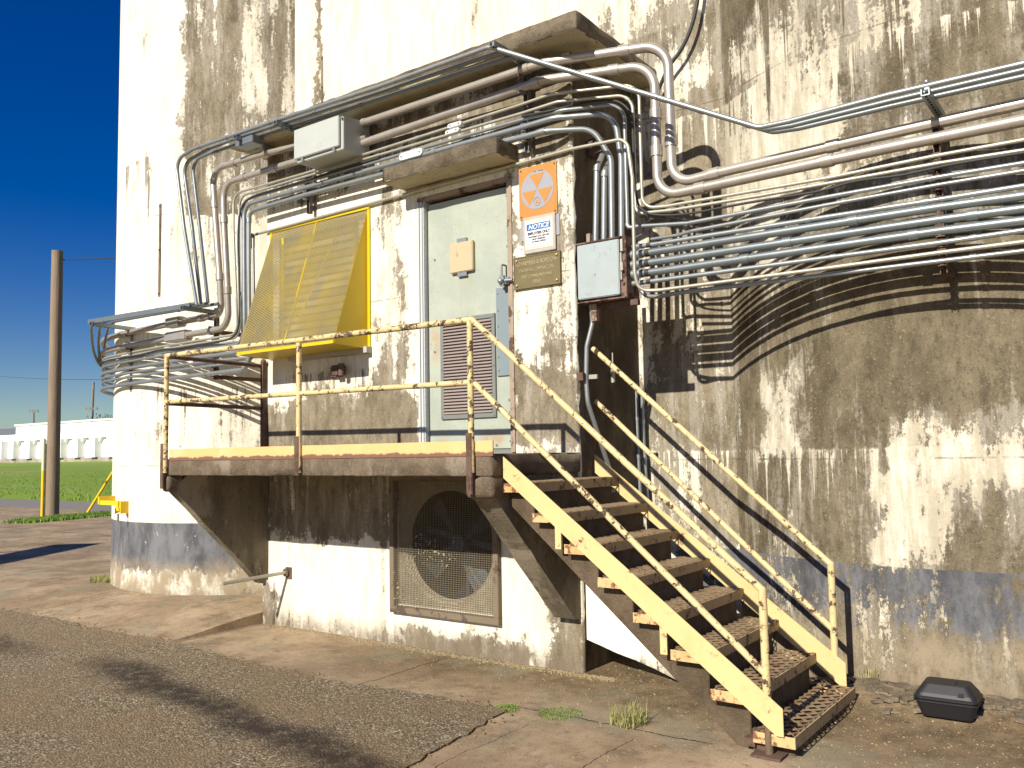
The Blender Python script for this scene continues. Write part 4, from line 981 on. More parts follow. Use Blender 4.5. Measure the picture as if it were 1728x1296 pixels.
# right wall conduits from the junction box
R_ = [([(1068, 417), (1090, 414.4), (1200, 396.7), (1583, 337), (1728, 313.7), (1990, 270)], .0165, 'galv', 'uppermost'), ([(1066, 431), (1090, 427), (1583, 350), (1728, 330), (1990, 292)], .0275, 'galv_dark', 'second'), ([(1066, 448), (1090, 444), (1583, 371), (1728, 351.6), (1990, 316)], .0275, 'galv_dark', 'third'), ([(1066, 464), (1090, 460.6), (1583, 390), (1728, 372), (1990, 337)], .0275, 'galv_dark', 'fourth'), ([(1068, 479), (1090, 475.8), (1583, 410), (1728, 388.7), (1990, 350)], .0165, 'galv', 'lowest')]
for pts, r, m, nm in R_:
    path = [Y(a, b, .10) for a, b in pts]; o = conduit(nm+' of the five straight conduits leaving the right side of the rusty junction box', path, r, m, {'uppermost': (.40, .62), 'second': (.49, .83), 'third': (.36, .70), 'fourth': (.27, .60), 'lowest': (.45, .7)}[nm])
    mb = MB(); d = (path[1]-path[0]).normalized(); mb.tube([path[0]+d*.0, path[0]+d*.05], r*1.35, 14); mb.tube([path[0]+d*.05, path[0]+d*.09], r*1.15, 14); mb.build('connector', 'galv', o)
    mb = MB(); mb.tube([path[0]+d*.115, path[0]+d*.15], r*1.06, 14); mb.build('tape_band', 'cable', o)
conduit('thin grey conduit between the cream ones and the junction box bundle on the right silo', fillet([Y(1099, 404, .14), Y(1144.7, 396.7, .12), Y(1168, 389.7, .10), Y(1400, 345, .10), Y(1583, 312, .10), Y(1728, 288, .10), Y(1990, 245, .10)], .1), .013, 'galv', (.45,))
conduit('lowest thin grey conduit of the right silo bundle', fillet([Y(1078, 486, .14), Y(1090, 500, .13), Y(1112, 500.5, .12), Y(1140, 495, .10), Y(1400, 463, .10), Y(1583, 441, .10), Y(1728, 423.4, .10), Y(1990, 392, .10)], .1), .015, 'galv', (.35, .7))
# thin conduit under the canopy, over the corner, down past the box and right
p = [Y(430, 396, -.03), Y(880, 275, -.03), Y(962, 252, -.03), Y(1058, 233, -.02), Y(1067, 300, -.02), Y(1071, 460, -.02), Y(1078, 491, -.0), Y(1113, 489.7, .05), Y(1400, 452, .05), Y(1583, 426.6, .08), Y(1728, 408, .08), Y(1990, 371, .08)]
conduit('thin cream conduit crossing under the door canopy and down past the junction box', fillet(p, .10), .0135, 'galv_cream', (.12, .28, .40, .76))
# two stub conduits from the wall opening into the box
for (a, b, c, lb) in (((1019, 252), (1007, 284), (1005, 408), 'leftmost short conduit rising from the junction box into the annex side wall'), ((1027, 272), (1020, 290), (1019, 407), 'short conduit second from left rising from the junction box into the side wall')):
    conduit(lb, fillet([Y(a[0], a[1], .30), Y(a[0]-1, a[1]+6, .22), Y(*b, .10), Y(*c, .10)], .07), .0225, 'galv', (.35,))
mb = MB(); c = Y(1010, 250, .28); mb.obox(c, Vector((1, 0, 0)), Vector((0, 1, 0)), Vector((0, 0, 1)), .07, .06, .07); tag(mb.build('wall_sleeve', 'rust', None, .01), 'rusty square sleeve where two short conduits enter the annex side wall', 'sleeve')
# lower conduit from the box
p = [Y(997, 512, .08), Y(1000, 545, .08), Y(990, 585, .06), Y(989, 640, .06), Y(992, 680, .06), Y(1028, 790, .30), Y(1034, 830, .38)]
lc = conduit('grey conduit dropping from the bottom of the junction box behind the stairs', fillet(p, .12), .018, 'galv', ())
mb = MB(); c = Y(984, 636, .05); mb.box(c.x-.04, c.x+.03, .0, .03, c.z-.03, c.z+.03); mb.build('clamp', 'rust', lc)
mb = MB(); c = Y(996, 637, .03); mb.box(c.x-.01, c.x+.06, .025, .045, c.z-.012, c.z+.02); mb.build('clamp', 'galv_cream', lc)
for a, b, lb in ((1073, 1081, 'left of two thin vertical conduits in the corner behind the stairs'), (1083, 1092, 'right of two thin vertical conduits in the corner behind the stairs')):
    conduit(lb, [Y(a, 648 if a < 1080 else 655, .93), Y(a+3, 740, .93), Y(b, 845, .93)], .016, 'galv', (.3, .62))
aw = MB(); c = Y(1039, 620, .5); aw.tube([Vector((.03, .5, c.z+.12)), Vector((.03, .5, c.z+.03))], .006, 8); aw.tube([Vector((.03, .5, c.z+.03)), Vector((.03, .5, c.z-.12))], .018, 10); tag(aw.build('wall_fitting', 'galv_cream'), 'small pale vertical fitting on the dark annex side wall above the handrail', 'fitting')
# conduit bodies (white cast fittings)
def lb(px, py, y, L, H, par):
    c = Y(px, py, y); mb = MB(); k = 10; pts = []
    for i in range(k+1): t = PI/2+PI*i/k; pts.append((c.x-L/2+H/2+H/2*math.cos(t), y-.035, c.z+H/2*math.sin(t)))
    for i in range(k+1): t = -PI/2+PI*i/k; pts.append((c.x+L/2-H/2+H/2*math.cos(t), y-.035, c.z+H/2*math.sin(t)))
    mb.prism(pts, (0, .05, 0)); o = mb.build('conduit_body', plain('cast_fitting', (.66, .66, .64), .5), par, .002)
    m = MB()
    for s in (-1, 1): m.cyl((c.x+s*(L/2-.03), y-.036, c.z), (c.x+s*(L/2-.03), y-.042, c.z), .006, 8)
    m.build('screws', 'strut', o)
lb(697, 262, YF, .27, .065, C[6])
lb(771, 212, YF, .15, .036, C[3])
lb(767, 223, YF-.005, .15, .036, C[4])
# fittings on the left silo run
mb = MB(); a = Vector((-5.1, -.12, zk(534)-.0)); mb.box(a.x-.13, a.x+.13, -.13, -.02, a.z-.05, a.z+.06); tag(mb.build('pull_box', 'galv_warm', None, .012), 'grey rounded pull box on the top conduit of the left silo bundle', 'conduit fitting')
mb = MB(); a = Vector((-4.95, -.1, zk(558.5))); mb.box(a.x-.3, a.x+.1, -.125, -.02, a.z-.055, a.z+.055); tag(mb.build('pull_box', 'galv_warm', None, .012), 'long beige pull box on the second conduit of the left silo bundle', 'conduit fitting')
# elbow at hood corner
mb = MB(); c = Y(425, 398, -.05); mb.box(c.x-.05, c.x-.005, -.08, -.004, c.z-.12, c.z+.03); tag(mb.build('elbow_fitting', 'strut', None, .006), 'small dark elbow fitting at the top left of the yellow hood', 'conduit fitting')

# ---------------- strut racks
def rack(label, x, y, z0, z1, wall_y, wid=.042, mat='strut', clamps=(), arms=()):
    root = None_empty('conduit_rack'); tag(root, label, 'conduit rack', 'steel racks holding the conduits')
    mb = MB(); mb.box(x-wid/2, x-wid/2+.006, y, y+.041, z0, z1); mb.box(x+wid/2-.006, x+wid/2, y, y+.041, z0, z1); mb.box(x-wid/2+.006, x+wid/2-.006, y+.033, y+.041, z0, z1); mb.build('channel', mat, root)
    for (z, r_) in clamps:
        m = MB(); m.box(x-wid/2-.004, x+wid/2+.004, y-2*r_-.006, y-.002, z-r_-.012, z-r_-.004); m.box(x-wid/2-.004, x+wid/2+.004, y-2*r_-.006, y-.002, z+r_+.004, z+r_+.012)
        m.box(x-.01, x+.01, y-2*r_-.012, y-2*r_-.006, z-r_-.012, z+r_+.012); m.build('pipe_clamp', mat, root)
    for z in arms:
        m = MB(); m.box(x-.02, x+.02, y+.042, wall_y, z-.02, z+.02); m.build('standoff_arm', 'rust', root)
    return root
cl = [(Y(881, p_, YF).z, r_) for p_, r_ in ((118.5, .031), (148, .031), (176, .0095), (191, .0095), (202, .011), (215, .020), (231.5, .020))]
x = Y(881, 180, YF).x
rack('vertical steel rack strapping seven conduits beside the fallout shelter sign', x, -.09, cl[-1][0]-.10, cl[0][0]+.03, -.004, clamps=cl, arms=(cl[-1][0]-.03, cl[0][0]-.2))
x = Y(513, 300, YF).x
cl = [(Y(513, p_, YF).z, r_) for p_, r_ in ((293, .0095), (299, .0095), (308, .011), (318, .020), (330, .020))]
rack('vertical steel rack strapping conduits directly below the upper grey box', x, -.09, cl[-1][0]-.16, cl[0][0]+.35, -.004, clamps=cl, arms=(cl[-1][0]-.1, cl[0][0]+.1))
x = Y(1583, 330, .1).x
cl = [(Y(1583, p_, .1).z, r_) for p_, r_ in ((299, .016), (312, .013), (337, .014), (351, .0235), (371, .0235), (390.5, .0235), (410, .014), (426.6, .0135), (441, .015), (263, .0135), (276, .0135))]
zt_ = Y(1583, 190, .1).z
rk = rack('tall vertical steel rack carrying the whole bundle on the right silo', x, .145, Y(1585, 462, .15).z, zt_, .465, clamps=cl, arms=(Y(1590, 455, .2).z, Y(1585, 330, .2).z, Y(1585, 215, .2).z), mat='rust')
def arm(parent, a, b, label=None):
    a, b = Vector(a), Vector(b); d = (b-a).normalized(); s = d.cross(Vector((0, 0, 1))).normalized(); u = s.cross(d); L = (b-a).length
    mb = MB(); c = (a+b)/2
    mb.obox(c+s*.021, d, s, u, L/2, .003, .021); mb.obox(c-s*.021, d, s, u, L/2, .003, .021); mb.obox(c-u*.018, d, s, u, L/2, .018, .003)
    k = int(L/.05)
    o = mb.build('support_arm', 'galv_dark', parent)
    m = MB()
    for i in range(k): m.obox(a+d*(.03+.05*i)-u*.0215, d, s, u, .014, .006, .0008)
    if k: m.build('slots', 'darkvoid', o)
    return o
zc = Y(1560, 150, -.06).z
arm(rk, (x, -.13, zc-.045), (x, .36, zc-.045))
m = MB()
for i in range(3): m.tube([Vector((x, yr[i]-.0, zc-.03+.0)), Vector((x, yr[i], zc+.03))], .0235, 12)
m.v = []; m.f = []; m.sm = []
for i in range(3): m.tube([Vector((x-.012, yr[i], Y(1570, 150, yr[i]).z)), Vector((x+.012, yr[i], Y(1570, 150, yr[i]).z))], .019, 14)
m.ball((x, -.07, zc+.035), .016); m.build('pipe_strap', 'galv', rk)
# arms under the roof slab
for k_, (pxx, nm) in enumerate(((835, 'support arm with slots fixed under the right part of the roof slab'), (470, 'support arm fixed under the roof slab just left of the grey box'), (402, 'support arm fixed under the left end of the roof slab'))):
    xx = Y(pxx, {835: 76, 470: 202, 402: 228}[pxx], -.50).x
    root = None_empty('support_bracket'); tag(root, nm, 'bracket', 'arms under the roof slab')
    arm(root, (xx, -.54, 4.69), (xx, -.06, 4.69))
    m = MB()
    for i in range(3): y = tops[i][1]; zt2 = Y(tops[i][0][6][0], tops[i][0][6][1], y).z; m.tube([Vector((xx-.012, y, zt2)), Vector((xx+.012, y, zt2))], .0195, 14)
    m.build('pipe_strap', 'galv', root)
# grey box fitting on the 2nd and 3rd upper conduits near slab left end
mb = MB(); a = Y(418, 238, -.42); mb.box(a.x-.13, a.x+.14, -.47, -.33, a.z-.05, a.z+.03); tag(mb.build('splice_box', 'galv_dark', None, .006), 'flat grey splice box on the upper conduits at the slab left end', 'conduit fitting')
# left silo racks
x = -4.42
cl = [(zk(p_), r_) for p_, r_ in ((534, .031), (558.5, .031), (571.5, .0095), (577, .0095), (588, .011), (601, .020), (617.8, .0125), (630.7, .020))]
rk2 = rack('vertical steel rack holding the conduit bundle beside the annex left corner', x, -.055, zk(640), Y(361, 520, -.05).z, .62, clamps=cl, arms=(zk(636), zk(560)))
zz = Y(350, 512, -.33).z-.03
arm(rk2, (x, -.45, zz), (x, -.01, zz))
x = -6.2
rk3 = rack('vertical steel rack holding the conduit bundle at the left edge of the silo', x, .055, zk(645), zz+.0, .14, clamps=[(a+.0, b) for a, b in cl], arms=(zk(636), zk(560)))
arm(rk3, (-6.09, -.50, zz), (-6.15, .10, zz))
# horizontal cover rail between the two arms
mb = MB(); mb.bar((-6.2, -.46, zz+.035), (-4.40, -.36, zz+.035), .03, .05); tag(mb.build('cable_channel', 'galv_dark'), 'long grey channel spanning the two arms on the left silo', 'channel')

# ---------------- upper grey junction box
UB = None_empty('junction_box'); tag(UB, 'pale grey steel box mounted under the roof slab above the hood', 'junction box', 'electrical junction boxes')
ux0, ux1, uz0, uz1, uy0, uy1 = -2.735, -2.115, 4.315, 4.635, -.385, -.06
mb = MB(); mb.box(ux0, ux1, uy0, uy1, uz0, uz1); mb.build('enclosure', 'greybox', UB, .006)
mb = MB(); mb.box(ux0-.008, ux1-.03, uy0-.028, uy0-.004, uz0+.03, uz1-.012); mb.build('door', 'greybox', UB, .006)
mb = MB()
for xx in (ux0+.08, ux1-.12): mb.box(xx, xx+.03, uy0-.02, uy0+.005, uz0-.01, uz0+.028)
mb.cyl((ux1-.012, uy0-.02, uz1-.04), (ux1-.012, uy0-.0, uz1-.04), .010, 8); mb.build('clamp', 'galv', UB)
for zc_, rr in ((z1, .042), (z2, .042)):
    mb = MB(); mb.cyl((ux1, YF, zc_), (ux1+.035, YF, zc_), rr, 16); mb.cyl((ux1+.035, YF, zc_), (ux1+.055, YF, zc_), rr*.93, 16); mb.build('hub_fitting', 'galv_warm', UB)
# ---------------- lower rusty junction box
LB_ = None_empty('junction_box'); tag(LB_, 'rust edged blue grey box at the annex corner with conduits from its top and side', 'junction box', 'electrical junction boxes')
bx0, bx1, bz0, bz1 = .045, .445, 2.735, 3.205
mb = MB(); mb.box(bx0, bx1, .0, .2, bz0, bz1); mb.build('enclosure', 'rustbox', LB_, .004)
mb = MB(); mb.box(bx0-.003, bx1-.045, -.026, -.003, bz0+.03, bz1-.022); mb.build('door', 'bluebox', LB_, .006)
mb = MB(); mb.box(bx0-.006, bx1-.03, -.03, .0-.001, bz1-.02, bz1-.010); mb.box(bx0-.006, bx1-.0, -.03, -.001, bz0+.002, bz0+.010); mb.build('rim', 'rustbox', LB_)
mb = MB()
for (za, zb_) in ((bz0+.14, bz0+.34),): mb.box(bx1-.038, bx1-.026, -.02, .0, za, zb_)
mb.box(bx1-.034, bx1-.012, -.03, -.002, (bz0+bz1)/2-.03, (bz0+bz1)/2+.03); mb.box(bx1-.035, bx1-.015, -.02, -.002, bz1-.12, bz1-.03); mb.build('latch', 'galv_cream', LB_)
mb = MB(); mb.cyl((bx1-.022, -.012, bz0+.115), (bx1-.022, .0, bz0+.115), .013, 8); mb.cyl((bx1-.022, -.012, bz1-.115), (bx1-.022, .0, bz1-.115), .013, 8); mb.build('hinge_bolt', 'rust', LB_)
mb = MB(); mb.box(bx0+.05, bx0+.08, .03, .06, bz1, bz1+.07); mb.box(bx0+.06, bx0+.11, .05, .09, bz0-.13, bz0); mb.build('mounting_strip', 'jamb', LB_)
# supporting channels under the box, running back to the wall
mb = MB(); mb.box(bx0+.16, bx1+.06, .05, .09, bz0-.045, bz0-.004); mb.box(bx0-.0, bx0+.04, .2, .24, bz0-.1, bz1+.1); mb.build('mounting_channel', 'rust', LB_)

# ================================================================== SMALL THINGS
mb = MB(); a = Y(483, 966, -.02); b = Vector((-3.42, -.52, a.z-.03))
dirv = (Y(398, 981, -.5)-a).normalized(); mb.tube([a, a+dirv*.62], .017, 12)
o = mb.build('pipe_stub', 'galv_cream'); tag(o, 'short bare pipe sticking out of the lower wall below the left bracket', 'pipe')
mb = MB(); mb.cyl(a+Vector((.0, .018, 0)), a+Vector((0, -.012, 0)), .04, 14); mb.box(a.x-.02, a.x+.06, -.012, -.002, a.z-.06, a.z+.05); mb.build('collar', 'rust', o)
# black plastic case
CS = None_empty('black_case'); tag(CS, 'black plastic latching case on the ground at the foot of the silo', 'case')
ccx, ccy, ca = 2.41, .20, math.radians(2)
gzc = .035
def rr_loop(w, d, z, rad, n=5):
    pts = []
    for sx_, sy_, a0 in ((1, 1, 0), (-1, 1, 90), (-1, -1, 180), (1, -1, 270)):
        for i in range(n+1):
            a_ = math.radians(a0+90*i/n); pts.append(Vector((sx_*(w/2-rad)+rad*math.cos(a_), sy_*(d/2-rad)+rad*math.sin(a_), z)))
    R3 = Matrix.Rotation(ca, 3, 'Z'); return [R3 @ p_+Vector((ccx, ccy, gzc)) for p_ in pts]
def loft(levels):
    mb = MB(); loops = [rr_loop(*l) for l in levels]; k = len(loops[0]); vs = [p_ for l in loops for p_ in l]
    fs = [(i*k+j, i*k+(j+1) % k, (i+1)*k+(j+1) % k, (i+1)*k+j) for i in range(len(loops)-1) for j in range(k)]+[tuple(range(k-1, -1, -1)), tuple((len(loops)-1)*k+j for j in range(k))]
    mb.addf(vs, fs); return mb
loft([(.27, .19, 0, .03), (.28, .20, .01, .035), (.33, .25, .085, .04), (.345, .265, .088, .04), (.345, .265, .098, .04), (.335, .255, .10, .04)]).build('case_bottom', 'black', CS)
loft([(.335, .255, .102, .04), (.345, .265, .106, .04), (.345, .265, .118, .04), (.33, .25, .122, .04), (.315, .235, .14, .04), (.25, .17, .185, .035), (.24, .16, .19, .03)]).build('case_lid', 'black', CS)
mb = MB(); mb.box(ccx-.06, ccx+.05, ccy-.05, ccy+.03, gzc+.189, gzc+.194); mb.build('raised_panel', 'black', CS, .001)
mb = MB()
for xx in (ccx-.10, ccx+.07): mb.prism([(xx, ccy-.115, gzc+.132), (xx+.035, ccy-.115, gzc+.132), (xx+.03, ccy-.085, gzc+.162), (xx+.005, ccy-.085, gzc+.162)], (0, -.006, .006))
mb.build('latch', 'black', CS)
# loose chaff, pebbles and flakes on the paving
mb = MB()
def flake(x, y, s, z=None):
    z = gz(x, y) if z is None else z; k = random.randint(3, 5); a0 = random.random()*6.28; h = s*random.uniform(.3, .8)
    lo = [(x+s*math.cos(a0+6.28*i/k)*random.uniform(.6, 1.1), y+s*math.sin(a0+6.28*i/k)*random.uniform(.6, 1.1), z-.001) for i in range(k)]
    hi = [(x+(p_[0]-x)*.7, y+(p_[1]-y)*.7, z+h) for p_ in lo]
    mb.addf(lo+hi, [tuple(range(k, 2*k))]+[(i, (i+1) % k, (i+1) % k+k, i+k) for i in range(k)])
for i in range(9000):
    x = random.uniform(-5.5, 3.2); y = random.uniform(-2.6, .45)
    if y > -.03 and x < .0: continue
    if y > .3 and x < 1.3: continue
    dens = .25+.5*sm(-1.0, -.1, y)*sm(-3.5, -.5, x)+.5*sm(.5, 2., x)
    if noise.noise(Vector((x*1.5, y*1.5, 0)))*.6+.5 < random.random()*1.1/dens*.55: continue
    if x < .2 and y < -1.0: continue
    flake(x, y, random.choice((.003, .004, .005, .006, .008)))
for i in range(2600):   # thick line of chaff against the annex base
    x = random.uniform(-3.5, .3); y = -.02-abs(random.gauss(0, .05)); flake(x, y, random.choice((.005, .007, .01)))
n = N('loose_chaff'); MAT['chaff'] = n.done(n.mix(n.noise(25, d=2), (.14, .095, .05), (.5, .40, .22)), .9)
tag(mb.build('chaff_litter', 'chaff'), 'scattered pale chaff and grit on the paving by the stairs', 'litter', kind='stuff')
mb = MB()
for i in range(1500):   # gravel crumbs along the asphalt edge
    p_ = random.choice(fine[6:-8]); x = p_.x+random.gauss(0, .05); y = p_.y+random.gauss(0, .05)
    if x < -9: continue
    flake(x, y, random.choice((.005, .007, .009, .013)), gz(x, y)+.008)
tag(mb.build('gravel', 'asphalt'), 'loose gravel crumbled along the ragged asphalt edge', 'gravel', kind='stuff')
# rubble shelf at the silo base
mb = MB()
for i in range(420):
    x = random.uniform(1.35, 3.3); y = .44-abs(random.gauss(0, .10)) + .035*(x-2.36)**2*1.2
    s = random.choice((.012, .02, .03, .045)); z = gz(x, y)
    R3 = Matrix.Rotation(random.random()*6, 3, 'Z') @ Matrix.Rotation(random.uniform(-.3, .3), 3, 'X')
    ax, ay, az = (R3 @ Vector(v) for v in ((1, 0, 0), (0, 1, 0), (0, 0, 1)))
    mb.obox((x, y, z+s*.1), ax, ay, az, s*random.uniform(.8, 1.9), s*.7, s*.28)
MAT['rubble'] = concrete('rubble_stone', (.11, .085, .06), (.24, .19, .13), 8, streaky=1, lichen=(.12, .13, .07))
tag(mb.build('rubble', 'rubble', None, .0), 'flaky crumbled concrete heaped along the base of the right silo', 'rubble', kind='stuff')
def tuft(px, py, k, h, sp, mat, label, z=0., grp='weeds growing in cracks'):
    c = Z(px, py, z); mb = MB()
    for i in range(k): blades(mb, c.x, c.y, gz(c.x, c.y)-.005, h, sp, .0028 if h < .2 else .004, .8)
    tag(mb.build('weed', mat), label, 'weed', grp)
tuft(183, 982, 700, .10, .22, 'dryblade', 'pale green weed clump at the foot of the left silo', .1)
tuft(1060, 1222, 170, .14, .11, 'dryblade', 'wispy dry grass tuft on the paving left of the stair foot')
tuft(1478, 1168, 260, .13, .12, 'dryblade', 'dry weeds against the silo just right of the stair foot')
tuft(852, 1196, 350, .025, .09, 'blade', 'low green moss patch at the asphalt corner')
tuft(945, 1205, 500, .022, .14, 'blade', 'low green moss streak along the paving crack')
# white pebbles are in the chaff; yellow door guard on the left silo
YG = None_empty('bumper_rail'); tag(YG, 'bright yellow square rail bracketed low on the left silo', 'bumper rail')
a = onsilo(216, 862); b_ = onsilo(198, 858, .10); c_ = Z(170, 848, a.z+.05)
yb = a.y-.10; c_ = Y(170, 848, yb); d_ = Y(200, 852, yb)
mb = MB(); hh = .03
mb.bar((c_.x, yb, c_.z), (d_.x, yb, c_.z), .025, .05); mb.bar((d_.x, yb, c_.z+.025), (d_.x, yb, c_.z-.085), .035, .035, Vector((0, 1, 0)))
mb.bar((d_.x, yb-.003, c_.z-.075), (a.x, yb-.003, c_.z-.072), .022, .035); mb.box(a.x-.02, a.x+.015, yb, a.y+.03, c_.z-.12, c_.z+.02)
mb.box(c_.x-.03, c_.x, yb-.02, yb+1.2, c_.z-.02, c_.z+.07); mb.build('rail', 'safety', YG)
mb = MB(); mb.cyl((a.x, yb-.02, c_.z-.12), (a.x, yb-.02, c_.z-.20), .010, 8); mb.build('pin', 'strut', YG)

# ================================================================== BACKGROUND LEFT
PO = None_empty('utility_pole'); tag(PO, 'thick weathered wooden pole standing by the road left of the silo', 'utility pole', 'utility poles')
b = Z(88, 873, 0); D = (b-CAM).dot(fw)
tp = CAM+ray(97, 423)*(D/FPX)
mb = MB(); mb.tube([b.lerp(tp, i/8)-Vector((0, 0, .3 if i == 0 else 0)) for i in range(9)], [.180-.03*i/8 for i in range(9)], 20); mb.build('shaft', 'wood', PO)
mb = MB(); mb.tube([b+Vector((-.26, -.1, -.1)), b+Vector((-.25, -.1, 2.1))], .03, 8); mb.build('ground_conduit', 'strut', PO)
def wire(a, b_, sag, label, r=.012):
    pts = [a.lerp(b_, i/16)-Vector((0, 0, sag*4*(i/16)*(1-i/16))) for i in range(17)]
    tag(MB().tube(pts, r, 6).build('overhead_wire', 'cable'), label, 'wire', 'overhead wires')
wa = b.lerp(tp, .965)
wire(wa, Vector((-12.5, 16, 8.6)), .15, 'pale wire from the top of the thick pole to the silo', .014)
MAT['marker'] = MAT['safety']
SK = None_empty('marker_stake'); tag(SK, 'thin yellow marker stake with pale top beside the wooden pole', 'marker post')
c = Z(71, 878, 0); mb = MB(); mb.tube([c, c+Vector((0, 0, 1.35))], .045, 8); mb.build('shaft', 'safety', SK)
mb = MB(); mb.tube([c+Vector((0, 0, 1.35)), c+Vector((0, 0, 2.2))], .046, 8); mb.ball(c+Vector((0, 0, 2.2)), .046); mb.build('top', 'creamtop', SK)
c = Z(147, 866, 0); Dd = (c-CAM).dot(fw); e = CAM+ray(187, 803)*(Dd/FPX); e2 = CAM+ray(212, 762)*(Dd/FPX)
mb = MB(); mb.tube([c, e2], .04, 8); tag(mb.build('guy_guard', 'safety'), 'slanting yellow guy wire guard beside the left silo', 'guy guard')
# far white building
BD = None_empty('long_building'); tag(BD, 'long low white building with arched recesses across the field', 'building')
n = N('far_white_wall')
MAT['farwhite'] = n.done(n.mix(n.rng(n.noise(.9, d=7, r=.75), .55, .75, 0., .55), (.86, .85, .82), (.5, .42, .33)), .85)
MAT['farpanel'] = plain('far_panel', (.86, .85, .81), .85)
MAT['farstone'] = concrete('far_stone', (.22, .19, .15), (.42, .38, .3), .8, streaky=1)
MAT['farroof'] = plain('far_roof', (.10, .11, .13), .9)
by = 32.
def bx(px, y=by): return Y(px, 760, y).x
zb_, zt_l = 1.45, 4.75
xl = bx(26)
mb = MB(); mb.box(xl, -25, by, by+14, zb_+.35, zt_l+.0); mb.build('wall', 'farwhite', BD)
mb = MB(); mb.box(-130, xl-.01, by+.3, by+14, zb_+.35, 4.0); mb.build('wall', 'farwhite', BD)
mb = MB(); mb.box(-130, -25, by-.34, by+.28, zb_-.3, zb_+.355); mb.build('stone_base', 'farstone', BD)
mb = MB(); mb.box(xl-.1, -25, by-.12, by+14.1, zt_l, zt_l+.14); mb.box(xl-.05, -25, by-.08, by-.002, 3.78, 3.90); mb.build('cornice', 'farwhite', BD)
mb = MB(); mb.box(-135, xl-.2, by+4, by+16, 4.0, 4.9); mb.build('rear_roof', 'farroof', BD)
# pilasters and lintels frame the recessed panels
xs = [bx(p_) for p_ in (4, 30, 57, 84, 110, 138, 167, 197)]
for i, x_ in enumerate(xs):
    yy_ = by if x_ > xl else by+.3
    mb = MB(); mb.box(x_-.45, x_+.45, yy_-.6, yy_-.005, zb_+.36, 3.40); mb.build('pilaster', 'farwhite', BD)
mb = MB(); mb.box(xl, -25, by-.28, by-.003, 3.405, 3.78); mb.build('lintel', 'farwhite', BD)
for x0_, x1_ in zip(xs[:-1], xs[1:]):
    if x0_ < xl: continue
    for a_, sg in ((x0_+.45, 1), (x1_-.45, -1)):
        mb = MB(); mb.prism([(a_+sg*.003, by-.28, 3.402), (a_+sg*.28, by-.28, 3.402), (a_+sg*.003, by-.28, 3.05)], (0, .59, 0)); mb.build('haunch', 'farwhite', BD)
    mb = MB(); mb.box(x0_+.8, x1_-.8, by-.05, by-.004, 4.0, 4.5); mb.build('panel', 'farpanel', BD)

def tpole(px, py0, py1, y, arms, r, label, dx=0):
    a = Y(px, py1, y); b_ = Y(px+dx, py0, y); root = None_empty('utility_pole'); tag(root, label, 'utility pole', 'utility poles')
    mb = MB(); mb.tube([Vector((a.x, a.y, 1)), b_], [r*1.2, r*.8], 8); mb.build('shaft', 'wood', root)
    for (py, w_) in arms:
        c_ = Y(px+dx*(py1-py)/(py1-py0), py, y); mb = MB(); mb.bar(c_-Vector((w_/2, 0, 0)), c_+Vector((w_/2, 0, 0)), .12, .14)
        for k_ in range(4): mb.cyl(c_+Vector((-w_/2+.1+(w_-.2)*k_/3, 0, .05)), c_+Vector((-w_/2+.1+(w_-.2)*k_/3, 0, .28)), .05, 6)
        mb.build('crossarm', 'wood', root)
    return root
tpole(57, 693, 716, 50, ((695, 2.4),), .13, 'distant small pole with one crossarm above the white building')
bigp = tpole(153, 645, 712, 50, ((691, 2.6), (655, .5), (664, .5)), .16, 'distant taller pole with insulators just left of the silo', 5)
c = Y(155, 699, 49.8); mb = MB(); mb.cyl(c-Vector((0, 0, .3)), c+Vector((0, 0, .3)), .22, 10); mb.build('transformer', 'galv', bigp)
wire(Y(-60, 628, 52), Y(215, 640, 40), .4, 'thin dark wire low across the sky behind the thick pole', .02)
# distant tree crown peeping over the building
TR = None_empty('tree'); tag(TR, 'dark tree top showing above the white building beside the silo', 'tree')
c = Y(184, 716, 60); mb = MB(); mb.tube([Vector((c.x, 60, 1)), Vector((c.x, 60, c.z))], .25, 8); mb.build('trunk', 'wood', TR)
mb = MB()
for i in range(2600):
    v = Vector((random.gauss(0, 1.3), random.gauss(0, 1.2), random.gauss(0, .62))); p_ = Vector((c.x+.6, 60, c.z-.3))+v; s = .16
    q = [p_+Vector((random.uniform(-s, s), random.uniform(-s, s), random.uniform(-s, s))) for _ in range(3)]; mb.addf(q, [(0, 1, 2)])
n = N('tree_leaves'); MAT['leaf'] = n.done(n.mix(n.noise(.8, d=4), (.02, .05, .012), (.06, .10, .03)), .8)
mb.build('crown', 'leaf', TR)
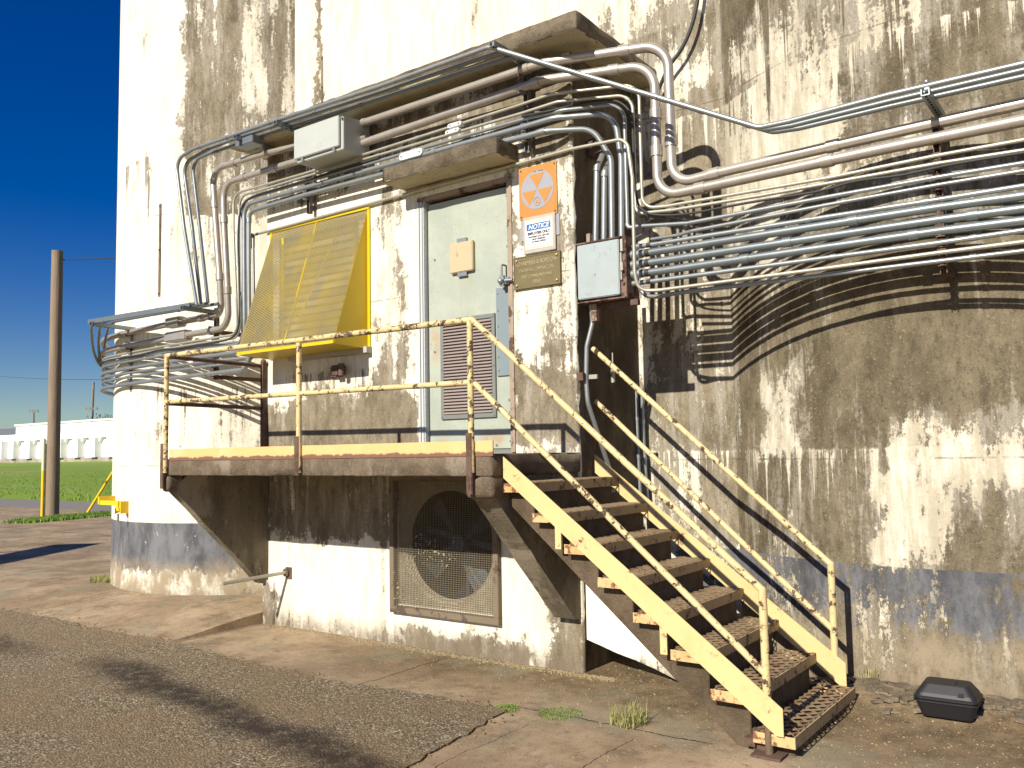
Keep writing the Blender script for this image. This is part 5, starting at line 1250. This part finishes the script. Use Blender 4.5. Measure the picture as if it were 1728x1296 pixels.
# invented sheet on posts out of view, added to cast the paving shadow
LC = None_empty('loading_canopy'); tag(LC, 'flat sheet canopy on posts beyond the left edge of the picture', 'canopy')
H_ = 3.4; off_ = Vector((0, -H_/.622, H_))
A_ = Z(166, 917, 0); B_ = Z(88, 919, 0); dvec = (Z(2, 953, 0)-A_).normalized()
q = [A_+off_, B_+off_, B_+off_+dvec*7, A_+off_+dvec*7]
mb = MB(); mb.prism([tuple(v) for v in q], (0, 0, .05)); mb.build('sheet', 'galv_dark', LC)
for v in (q[0], q[2]):
    mb = MB(); mb.tube([Vector((v.x, v.y, 0)), Vector((v.x, v.y, H_))], .05, 8); mb.build('post', 'strut', LC)

# every separate piece of these parts becomes a part of its own
SPLIT = ('side_panel', 'end_plate', 'plate_strap', 'return_rail', 'cover_clip', 'clamp', 'hinge_bolt', 'mounting_strip', 'mounting_channel', 'latch', 'rosettes', 'pipe_strap', 'tread_frame', 'inner_stay', 'left_jamb', 'right_jamb', 'flange', 'door_bolts', 'plate_bolts', 'louver_screws', 'screws', 'wall', 'cornice', 'motor_bracket', 'bolt', 'pipe_clamp', 'emblem', 'rim', 'post_clamp', 'top_rail', 'padlock_hasp')
REN = {'rosettes': 'rosette', 'door_bolts': 'door_bolt', 'plate_bolts': 'plate_bolt', 'louver_screws': 'screw', 'screws': 'screw'}
for o in list(COL.objects):
    base = o.name.split('.')[0]
    if o.type != 'MESH' or base not in SPLIT or not o.parent or base in ('top_rail', 'padlock_hasp', 'post_clamp', 'pipe_clamp', 'latch'): continue
    me = o.data; par = list(range(len(me.vertices)))
    def find(i):
        while par[i] != i: par[i] = par[par[i]]; i = par[i]
        return i
    seen = {}
    for v in me.vertices:
        k = tuple(round(c, 5) for c in v.co)
        if k in seen: par[find(v.index)] = find(seen[k])
        else: seen[k] = v.index
    for p in me.polygons:
        a = find(p.vertices[0])
        for j in p.vertices[1:]: par[find(j)] = a
    groups = {}
    for p in me.polygons: groups.setdefault(find(p.vertices[0]), []).append(p)
    if len(groups) < 2 or len(groups) > 40: continue
    nm = REN.get(base, base)
    for g in groups.values():
        ids = sorted({j for p in g for j in p.vertices}); ix = {a: b for b, a in enumerate(ids)}
        m2 = bpy.data.meshes.new(nm); m2.from_pydata([me.vertices[j].co[:] for j in ids], [], [[ix[j] for j in p.vertices] for p in g]); m2.update()
        for p2, p in zip(m2.polygons, g): p2.use_smooth = p.use_smooth
        for mt in me.materials: m2.materials.append(mt)
        o2 = bpy.data.objects.new(nm, m2); COL.objects.link(o2); o2.parent = o.parent
    for ch in o.children: ch.parent = o.parent
    bpy.data.objects.remove(o)
